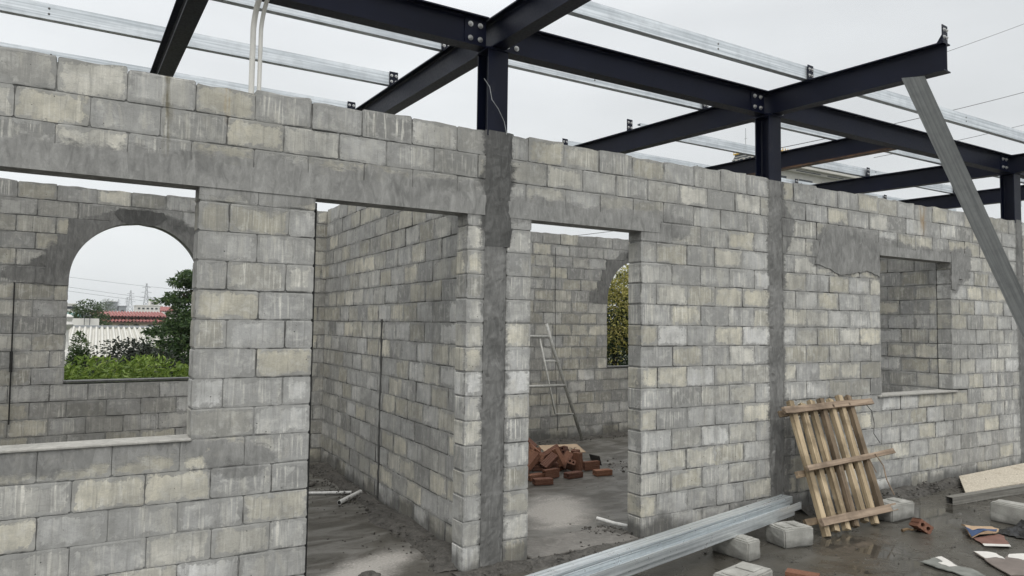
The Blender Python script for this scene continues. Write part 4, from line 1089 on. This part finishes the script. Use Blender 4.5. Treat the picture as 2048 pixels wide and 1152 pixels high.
leaves('foliage', [(.2-.9, .0, .55-GZ, .75, .6, .42, 1), (-.1, .2, .50-GZ, .8, .6, .46, 1.1), (.6, .0, .42-GZ, .8, .6, .42, 1), (1.35, .1, .3-GZ, .7, .6, .42, .8), (-1.4, .1, .55-GZ, .7, .6, .4, .7), (0, .5, -.5-GZ, 1.6, .8, .9, 1.2)], 24000, .085, L_bright, t0, .34, 3, .45)
limb(t0, [(0, 0, 0), (.05, .05, 2.5), (.0, .1, 4.6)], .09, .03); 
for q in range(5): limb(t0, [(0, .1, 3.8), ((q-2)*.3, .1, 4.8), ((q-2)*.5, .1, 5.5)], .03, .01, 'branch')
t1 = empty('conifer_shrub', (.24, 8.2, GZ), label='narrow dark green shrub at the left side of the big arch', cat='shrub')
leaves('foliage', [(0, 0, 5.9, .16, .2, .60, 1), (.08, 0, 5.4, .30, .3, .7, 1.4), (0, 0, 4.2, .5, .5, 1.0, 1)], 11000, .06, L_mid, t1, .34, 5, .2)
limb(t1, [(0, 0, 0), (0, 0, 5.6)], .06, .015)
t2 = empty('sparse_tree', (.95, 11, GZ), label='dark thin leaved tree whose small leaves show against the white roof', cat='tree')
leaves('foliage', [(-.05, 0, 6.05, .50, .4, .30, .55), (.25, .1, 6.12, .42, .4, .22, .4), (.1, .1, 5.60, .85, .5, .38, 5), (.5, .1, 5.75, .6, .4, .4, 2.5), (-.5, 0, 5.55, .5, .4, .35, 1.8)], 14000, .07, L_black, t2, .5, 8, .2)
limb(t2, [(0, 0, 0), (.05, 0, 3), (.1, 0, 5.5)], .08, .02)
for q in range(6): limb(t2, [(.08, 0, 4.6), ((q-2.5)*.16, 0, 5.4), ((q-2.5)*.28, 0, 6.1)], .02, .005, 'branch')
t3 = empty('feathery_tree', (2.35, 12, GZ), label='tall dark tree with layered feathery boughs at the right side of the big arch', cat='tree')
bl = []
rs = random.Random(5)
for k in range(34):
    z = 5.3+2.4*(k/33)**1.05; w = 1.0*(1-((z-5.3)/2.8)**1.3)+.24; a = rs.uniform(0, 6.28); r_ = w*rs.uniform(.35, .95)
    bl.append((cos(a)*r_, sin(a)*r_*.8, z+rs.uniform(-.1, .1), .42*(.5+w*.5), .42*(.5+w*.5), .12, .7))
bl += [(-.55, 0, 7.05, .34, .25, .08, .4), (-.62, 0, 6.45, .4, .3, .1, .6), (-.75, 0, 6.0, .38, .3, .12, .6), (-.05, 0, 6.0, .95, .85, .95, 9), (.05, 0, 6.8, .60, .6, .7, 4), (-.35, 0, 5.6, .8, .7, .6, 4), (-.1, 0, 4.9, 1.2, 1, .8, 3), (.05, 0, 7.55, .28, .3, .22, .5)]
leaves('foliage', bl, 52000, .075, L_dark2, t3, .42, 11, .3)
limb(t3, [(.1, 0, 0), (.12, 0, 4), (.1, 0, 7.6)], .16, .03)
for q in range(7): limb(t3, [(.1, 0, 4.8+q*.35), (-.3+.1*(q % 2), .1*((q % 3)-1), 5.1+q*.35), (-.7+.1*q, .2*((q % 3)-1), 5.25+q*.34)], .035, .008, 'branch')
t4 = empty('flowering_tree', (9.5, 7.6, GZ), label='tree with yellowish flower sprays filling the smaller arch', cat='tree')
leaves('foliage', [(0, 0, 5.6, 1.1, .8, 1.5, 3), (-.3, -.1, 6.6, .8, .6, .75, 1.2), (.5, 0, 7.0, .8, .6, .8, 1.2)], 9000, .13, L_dark, t4, .25, 14, .3)
leaves('flower_sprays', [(-.1, -.35, 6.9, .9, .55, .75, 3), (.1, -.4, 5.9, 1.0, .6, 1.3, 2), (.4, -.3, 7.35, .8, .5, .6, 2)], 11000, .075, L_yel, t4, .34, 15, .5)
limb(t4, [(0, 0, 0), (.05, 0, 3), (0, 0, 6.5)], .12, .03)
for q in range(5): limb(t4, [(0, 0, 4.2), ((q-2)*.25, -.1, 5.4), ((q-2)*.42, -.1, 6.6)], .04, .01, 'branch')
for (x, y, top, w, n, lab) in ((1.75, 60, 2.9, 1.1, 2200, 'round topped tree beyond the white roof, left'), (2.6, 64, 1.9, .9, 1100, 'low tree in front of the long red roof'), (6.6, 140, 4.9, 1.3, 900, 'faint grey green tree beside the grey building'), (5.6, 135, 3.9, 1.0, 700, 'small faint tree left of the grey building'), (5.2, 66, 1.45, .8, 500, 'low shrubby tree in front of the arcade under the red roof'), (10.5, 62, 2.2, 2.2, 1500, 'tree mass behind the feathery tree')):
    q = empty('far_tree', (x, y, GZ), label=lab, cat='tree', group='trees among the far roofs')
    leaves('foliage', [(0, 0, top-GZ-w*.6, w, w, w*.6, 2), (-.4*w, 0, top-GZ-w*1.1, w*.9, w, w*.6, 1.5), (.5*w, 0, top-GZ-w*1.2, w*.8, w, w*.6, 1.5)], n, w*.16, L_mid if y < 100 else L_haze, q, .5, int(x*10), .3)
    limb(q, [(0, 0, 0), (0, 0, top-GZ-w)], w*.09, w*.03)

# ------------------------------------------------------------------ far buildings
M_white = mat_plain('white_render', (.62, .61, .58), .8, 0, .07, 1); M_cream = mat_plain('cream_render', (.58, .52, .42), .8, 0, .08, 1)
M_greyb = mat_plain('grey_render', (.27, .285, .30), .8, 0, .06, .6); M_glass = mat_plain('window_glass', (.035, .04, .045), .12, 0, .2)
M_redroof = mat_plain('red_roof', (.26, .085, .075), .6, 0, .18, 3); M_slate = mat_plain('slate', (.06, .065, .07), .6, 0, .3, 8); M_gold = mat_plain('gold_paint', (.52, .34, .07), .45, .25, .2, 6)
M_teal = mat_plain('teal_sheet', (.10, .22, .20), .5, 0, .1, 2)
def corr_roof(name, p, mat, parent, n):
    """corrugated sheet between eave corners p0,p1 and ridge corners p3,p2"""
    p0, p1, p2, p3 = [Vector(q) for q in p]; b = MB(); vs = []
    for i in range(n*4+1):
        f = i/(n*4); h = (.0, .10, .10, .0)[i % 4]
        a = p0.lerp(p1, f); c = p3.lerp(p2, f); vs += [a+Vector((0, 0, h)), c+Vector((0, 0, h))]
    b.add(vs, [(2*i, 2*i+2, 2*i+3, 2*i+1) for i in range(n*4)]); b.add([p0-Vector((0, 0, .1)), p1-Vector((0, 0, .1)), p2-Vector((0, 0, .1)), p3-Vector((0, 0, .1))], [(0, 3, 2, 1)])
    return b.build(name, mat, parent)
M_sheetroof = mat_plain('pale_sheet_roof', (.47, .46, .415), .5, 0, .06, .7)
q = empty('shed', (0, 0, 0), label='low shed with a pale corrugated roof just beyond the trees', cat='shed')
corr_roof('roof', [(-4, 21.5, .30), (4.6, 21.5, .30), (5.2, 31, 1.06), (-4, 31, 1.06)], M_sheetroof, q, 46)
b = MB(); b.box(-4, 5.2, 30.95, 31.15, 1.10, 1.20); b.build('ridge_cap', M_greyb, q)
b = MB(); b.box(-3.9, 4.5, 21.9, 31.0, GZ, .2); b.build('wall', M_cream, q)
q = empty('red_roofed_hall', (0, 0, 0), label='long cream hall with a double red roof behind the pale shed', cat='hall')
corr_roof('roof', [(2.2, 68, 1.66), (8.2, 68, 1.66), (8.2, 73, 2.1), (2.2, 73, 2.1)], M_redroof, q, 24)
b = MB(); b.box(2.4, 8.1, 68.5, 76, GZ, 1.62); b.build('wall', M_cream, q)
corr_roof('lower_roof', [(2.9, 66, 1.22), (8.8, 66, 1.22), (8.8, 68.4, 1.38), (2.9, 68.4, 1.38)], M_redroof, q, 22)
b = MB(); b.box(2.95, 8.7, 66.3, 68.3, GZ, 1.2); b.build('arcade_wall', M_cream, q)
for k in range(9): b = MB(); b.box(2.7+k*.6, 2.98+k*.6, 68.42, 68.49, 1.44, 1.58); b.build('window', M_glass, q)
for k in range(5):
    b = MB(); P = [(3.3+k*1.1+.38*cos(a*pi/8), .72+.30*sin(a*pi/8)) for a in range(9)]; vs = [(x, 66.24, z) for x, z in P]+[(x, 66.29, z) for x, z in P]
    b.add(vs, [tuple(range(9)), tuple(range(17, 8, -1))]+[(i, (i+1) % 9, 9+(i+1) % 9, 9+i) for i in range(9)]); b.build('arch_opening', M_glass, q)
def building(name, x0, x1, y0, y1, top, mat, label, rows, cols, wz, ww, wh, extra=None, cat='building', sides=True):
    q = empty(name, (0, 0, 0), label=label, cat=cat)
    b = MB(); b.box(x0, x1, y0, y1, GZ, top); b.build('wall', mat, q)
    b = MB(); b.box(x0-.12, x1+.12, y0-.12, y1+.12, top+.002, top+.16); b.build('parapet', mat, q)
    for r_ in range(rows):
        for c in range(cols):
            x = x0+(c+.5)*(x1-x0)/cols; z = top-wz-r_*1.15
            f = MB(); f.box(x-ww/2-.06, x+ww/2+.06, y0-.05, y0-.003, z-wh/2-.06, z+wh/2+.06); fo_ = f.build('window', mat, q)
            g = MB(); g.box(x-ww/2, x+ww/2, y0-.07, y0-.052, z-wh/2, z+wh/2); g.build('pane', M_glass, fo_)
    if extra: extra(q)
    return q
def ex_grey(q):
    b = MB(); b.box(8.9, 10.3, 151, 156, 3.0, 3.75); b.build('side_block', M_greyb, q)
    b = MB(); b.box(7.6, 8.6, 150.5, 153, 4.62, 4.75); b.build('roof_slab', M_white, q)
building('office_building', 7.05, 8.85, 150, 156, 4.45, M_greyb, 'plain grey building with a stepped top beyond the red roof', 0, 0, .5, .3, .3, ex_grey)
building('office_building', 9.0, 10.25, 149, 150.8, 3.7, M_greyb, 'lower grey annex right of the stepped grey building', 1, 1, .7, .5, .15)
def ex_w(q):
    b = MB(); b.box(16.1, 17.8, 170, 174, 4.42, 5.3); b.build('upper_storey', M_white, q)
    b = MB(); b.box(16.3, 17.6, 169.8, 169.95, 4.75, 5.0); b.build('window', M_glass, q)
    b = MB(); b.box(16.6, 17.3, 171, 173, 5.45, 5.75); b.build('water_tank', M_greyb, q)
building('apartment_building', 13.6, 18.6, 170, 178, 4.25, M_white, 'white apartment building with dark windows at the right end of the red roof', 2, 6, .55, .45, .35, ex_w)
building('town_house', .3, 2.0, 130, 134, 3.6, M_white, 'white house with a dark balcony band at the left side of the arch', 2, 2, .5, .9, .4)
q = empty('red_roofed_house', (0, 0, 0), label='small red roofed house in front of the white apartment building', cat='house')
b = MB(); b.box(13.9, 17.2, 120, 126, GZ, 2.75); b.build('wall', M_white, q); corr_roof('roof', [(12.8, 119.6, 2.7), (15.6, 119.6, 2.7), (15.2, 123, 3.4), (13.2, 123, 3.4)], M_redroof, q, 8)
q = empty('teal_shed', (0, 0, 0), label='teal green shed roof at the left side of the big arch', cat='shed')
b = MB(); b.box(-3, 1.85, 80, 86, GZ, 1.55); b.build('wall', M_white, q); corr_roof('roof', [(-3, 79.8, 1.6), (1.95, 79.8, 1.6), (1.85, 83, 1.98), (-3, 83, 1.98)], M_teal, q, 18)
q = empty('white_shed', (0, 0, 0), label='white low wall with a small carport frame behind the pale roof', cat='shed')
b = MB(); b.box(-2, 2.1, 50, 52, GZ, 1.47); b.build('wall', M_white, q)
for x in (1.25, 1.55): b = MB(); b.box(x, x+.04, 49.7, 49.75, 1.0, 1.62); b.build('post', M_slate, q)
b = MB(); b.box(1.2, 1.65, 49.66, 49.8, 1.625, 1.67); b.build('beam', M_slate, q)
# ornate white column and baluster at the left edge of the arch
def lathe(name, prof, loc, mat, parent=None, seg=20):
    b = MB(); vs = [(r_*cos(2*pi*k/seg), r_*sin(2*pi*k/seg), z) for r_, z in prof for k in range(seg)]
    b.add(vs, [(i*seg+k, i*seg+(k+1) % seg, (i+1)*seg+(k+1) % seg, (i+1)*seg+k) for i in range(len(prof)-1) for k in range(seg)]+[tuple(range(seg-1, -1, -1)), tuple((len(prof)-1)*seg+k for k in range(seg))])
    return b.build(name, mat, parent, smooth=False, loc=loc)
o = lathe('garden_baluster', [(.055, GZ), (.055, .60), (.045, .62), (.028, .66), (.032, .74), (.045, .80), (.05, .86), (.06, .88), (.06, .905), (.03, .92), (.022, .95), (.032, .965), (.026, .99), (.006, 1.01)], (.17, 9, 0), M_white); tag(o, 'white turned baluster post above the bright bush', 'baluster')
o = lathe('ornate_column', [(.30, GZ), (.30, .7), (.20, .85), (.16, 1.0), (.15, 1.25), (.20, 1.3), (.24, 1.36), (.20, 1.42), (.23, 1.52), (.18, 1.56), (.04, 1.60)], (.0, 14, 0), M_white); tag(o, 'ornate white column top at the left edge of the big arch', 'column')

# mansard building top right
q = empty('mansion', (0, 0, 0), label='white mansion with a dark mansard roof and gold cresting above the wall top', cat='mansion')
xc = 59.94; M_offwhite = mat_plain('offwhite_render', (.44, .43, .395), .8, 0, .12, .8)
b = MB(); b.box(xc+.4, 75, 46.0, 60, GZ, 18.0); b.build('wall', M_offwhite, q)
b = MB(); b.box(xc-.0, 77.6, 45.0, 61, 18.12, 18.38); b.build('cornice', M_offwhite, q)
b = MB(); b.box(xc+.3, 77.2, 45.5, 60.8, 17.80, 18.08); b.build('lower_cornice', M_offwhite, q)
x0, x1, y0, y1 = xc+.2, xc+4.6, 45.3, 50.2
b = MB(); vs = [(x0, y0, 18.4), (x1, y0, 18.4), (x1, y1, 18.4), (x0, y1, 18.4), (x0+.3, y0+.5, 19.7), (x1-.4, y0+.5, 19.7), (x1-.4, y1-.6, 19.7), (x0+.3, y1-.6, 19.7)]
b.add(vs, [(0, 1, 5, 4), (1, 2, 6, 5), (2, 3, 7, 6), (3, 0, 4, 7), (4, 5, 6, 7), (3, 2, 1, 0)]); rf = b.build('mansard_roof', M_slate, q)
for y in (46.2, 47.3, 48.4, 49.4):
    b = MB(); b.box(x0-.12, x0+.5, y-.28, y+.28, 18.42, 19.15); d_ = b.build('dormer', M_offwhite, rf); b = MB(); b.box(x0-.16, x0-.125, y-.17, y+.17, 18.5, 19.05); b.build('pane', M_glass, d_)
for x in (61.6, 63.2):
    b = MB(); b.box(x-.3, x+.3, y0-.1, y0+.4, 18.42, 19.2); d_ = b.build('dormer', M_offwhite, rf); b = MB(); b.box(x-.2, x+.2, y0-.14, y0-.105, 18.5, 19.1); b.build('pane', M_glass, d_)
for k in range(4): b = MB(); b.box(x0-.02+.23*k*.3, x0+.03+.23*k*.3, y0+.3, y1-.5, 18.5+k*.3, 18.54+k*.3); b.build('roof_band', M_white, rf)
b = MB(); b.box(x0+.15, x1-.25, y0+.35, y1-.45, 19.705, 19.83); cr = b.build('gold_cresting', M_gold, q)
for k in range(11):
    for (x, y) in ((x0+.3+k*.39, y0+.4), (x0+.2, y0+.4+k*.4)):
        o = lathe('finial', [(.05, 0), (.03, .08), (.07, .14), (.02, .24), (.004, .34)], (x, y, 19.83), M_gold, cr, 6)
b = MB(); b.tube([(x0+.3, 48.2, 19.6), (x0+.3, 48.2, 22.3)], .03, 5); b.tube([(x0+.3, 48.0, 21.2), (x0+.3, 48.4, 21.2)], .02, 5); b.build('antenna', M_greyb, q)
b = MB(); b.tube([(xc+1.2, 45.9, 19.6), (xc+1.2, 45.9, 20.9)], .03, 5); b.build('lightning_rod', M_greyb, q)
for (xa, xb, za, zb) in ((63.0, 63.95, 16.6, 17.25), (66.0, 68.2, 16.4, 17.2), (70.0, 72.0, 16.4, 17.2)):
    b = MB(); b.box(xa-.15, xb+.15, 45.93, 45.998, za-.15, zb+.15); w_ = b.build('window', M_offwhite, q); b = MB(); b.box(xa, xb, 45.88, 45.928, za, zb); b.build('pane', M_glass, w_)
for (xa, xb) in ((65, 69), (70.2, 73)): b = MB(); b.box(xa, xb, 45.45, 45.498, 17.88, 17.97); b.build('vent_slot', M_slate, q)
o = lathe('gold_ornament', [(.25, 0), (.3, .2), (.12, .5), (.2, .8), (.05, 1.1)], (71.4, 45.6, 18.39), M_gold, q, 8)
# balustrade frame left of the mansion
b = MB()
for y in (52.5, 55, 57.5): b.tube([(xc, y, 17.6), (xc, y, 19.0)], .04, 5)
for z in (19.0, 18.4): b.tube([(xc, 52.5, z), (xc, 64, z)], .03, 5)
b.build('roof_railing', M_greyb, q)

# ------------------------------------------------------------------ pylons and lines
M_lat = mat_plain('lattice_steel', (.30, .31, .32), .6, .2, .1)
pyl = []
def pylon(x, y, top, w, label, s=1.):
    b = MB(); h = top-GZ; lv = 9
    def c(i, k):
        f = i/lv; ww = w*(1-f)**1.3*.5+w*.06; return Vector((x+(ww if k in (0, 1) else -ww), y+(ww if k in (0, 3) else -ww), GZ+h*f))
    r_ = w*.022
    for k in range(4): b.tube([c(i, k) for i in range(lv+1)], r_*1.2, 4)
    for i in range(lv):
        for k in (0, 1, 2, 3): b.tube([c(i, k), c(i+1, (k+1) % 4)], r_*.7, 4); b.tube([c(i, (k+1) % 4), c(i+1, k)], r_*.7, 4)
    for f, a in ((.66, 1.15), (.78, .95), (.90, .8)):
        z = GZ+h*f; b.tube([(x-w*a*.6, y, z), (x, y, z+h*.02), (x+w*a*.6, y, z)], r_, 4); b.tube([(x-w*a*.6, y, z), (x, y, z-h*.01), (x+w*a*.6, y, z)], r_*.8, 4)
    o = b.build('lattice_pylon', M_lat); tag(o, label, 'pylon', 'high voltage pylons on the horizon')
K = 3.
pylon(79.5, 900, 1.5+13.1*3, 9, 'tallest nearest pylon right of the centre of the arch'); pylon(72.6, 1020, 1.5+11.7*3, 8.5, 'second tallest pylon left of the tallest one')
pylon(85.2, 1260, 1.5+10.8*3, 7, 'pylon close left of the second tallest, only partly separate'); pylon(79.0, 1350, 1.5+12.8*3-6, 7, 'leftmost slender pylon above the grey building')
M_wire = mat_plain('cable', (.06, .06, .065), .6)
def wire(p, q, sag, r_, label, name='power_line', grp='power lines'):
    p, q = Vector(p), Vector(q); b = MB(); b.tube([p.lerp(q, i/24)+Vector((0, 0, -sag*4*(i/24)*(1-i/24))) for i in range(25)], r_, 4)
    tag(b.build(name, M_wire), label, 'power line', grp)
for (z0, z1, lab) in ((35.5, 25.0, 'upper of the faint lines sloping past the pylons'), (31, 21.5, 'middle faint line sloping past the pylons'), (44, 40, 'highest faint line in the big arch')):
    wire((-60, 900, z0+8), (160, 900, z1-8), 2, .16, lab)
wire((45.33, 40, 17.95), (109.65, 40, 43.27), .4, .026, 'highest thin black line at the top right')
wire((54.15, 40, 17.53), (109.06, 40, 33.6), .3, .034, 'thin black line crossing behind the brace at the right')
wire((70, 40, 18.9), (108.8, 40, 29.19), .2, .028, 'lowest thin black line near the right edge')
wire((25, 40, 6.9), (45, 40, 10.4), .1, .02, 'thin line seen in the sky strip over the second doorway')

# ------------------------------------------------------------------ haze
hz = NT('haze_air'); hz.n.remove(hz.b)
pv = hz.n.new('ShaderNodeVolumePrincipled'); pv.inputs['Color'].default_value = (.86, .89, .92, 1); pv.inputs['Density'].default_value = .0004; pv.inputs['Anisotropy'].default_value = .2
hz.l.new(pv.outputs[0], hz.n['Material Output'].inputs['Volume'])
b = MB(); b.box(-300, 420, -60, 1500, -6.3, 52); tag(b.build('haze', hz.m), kind='stuff')
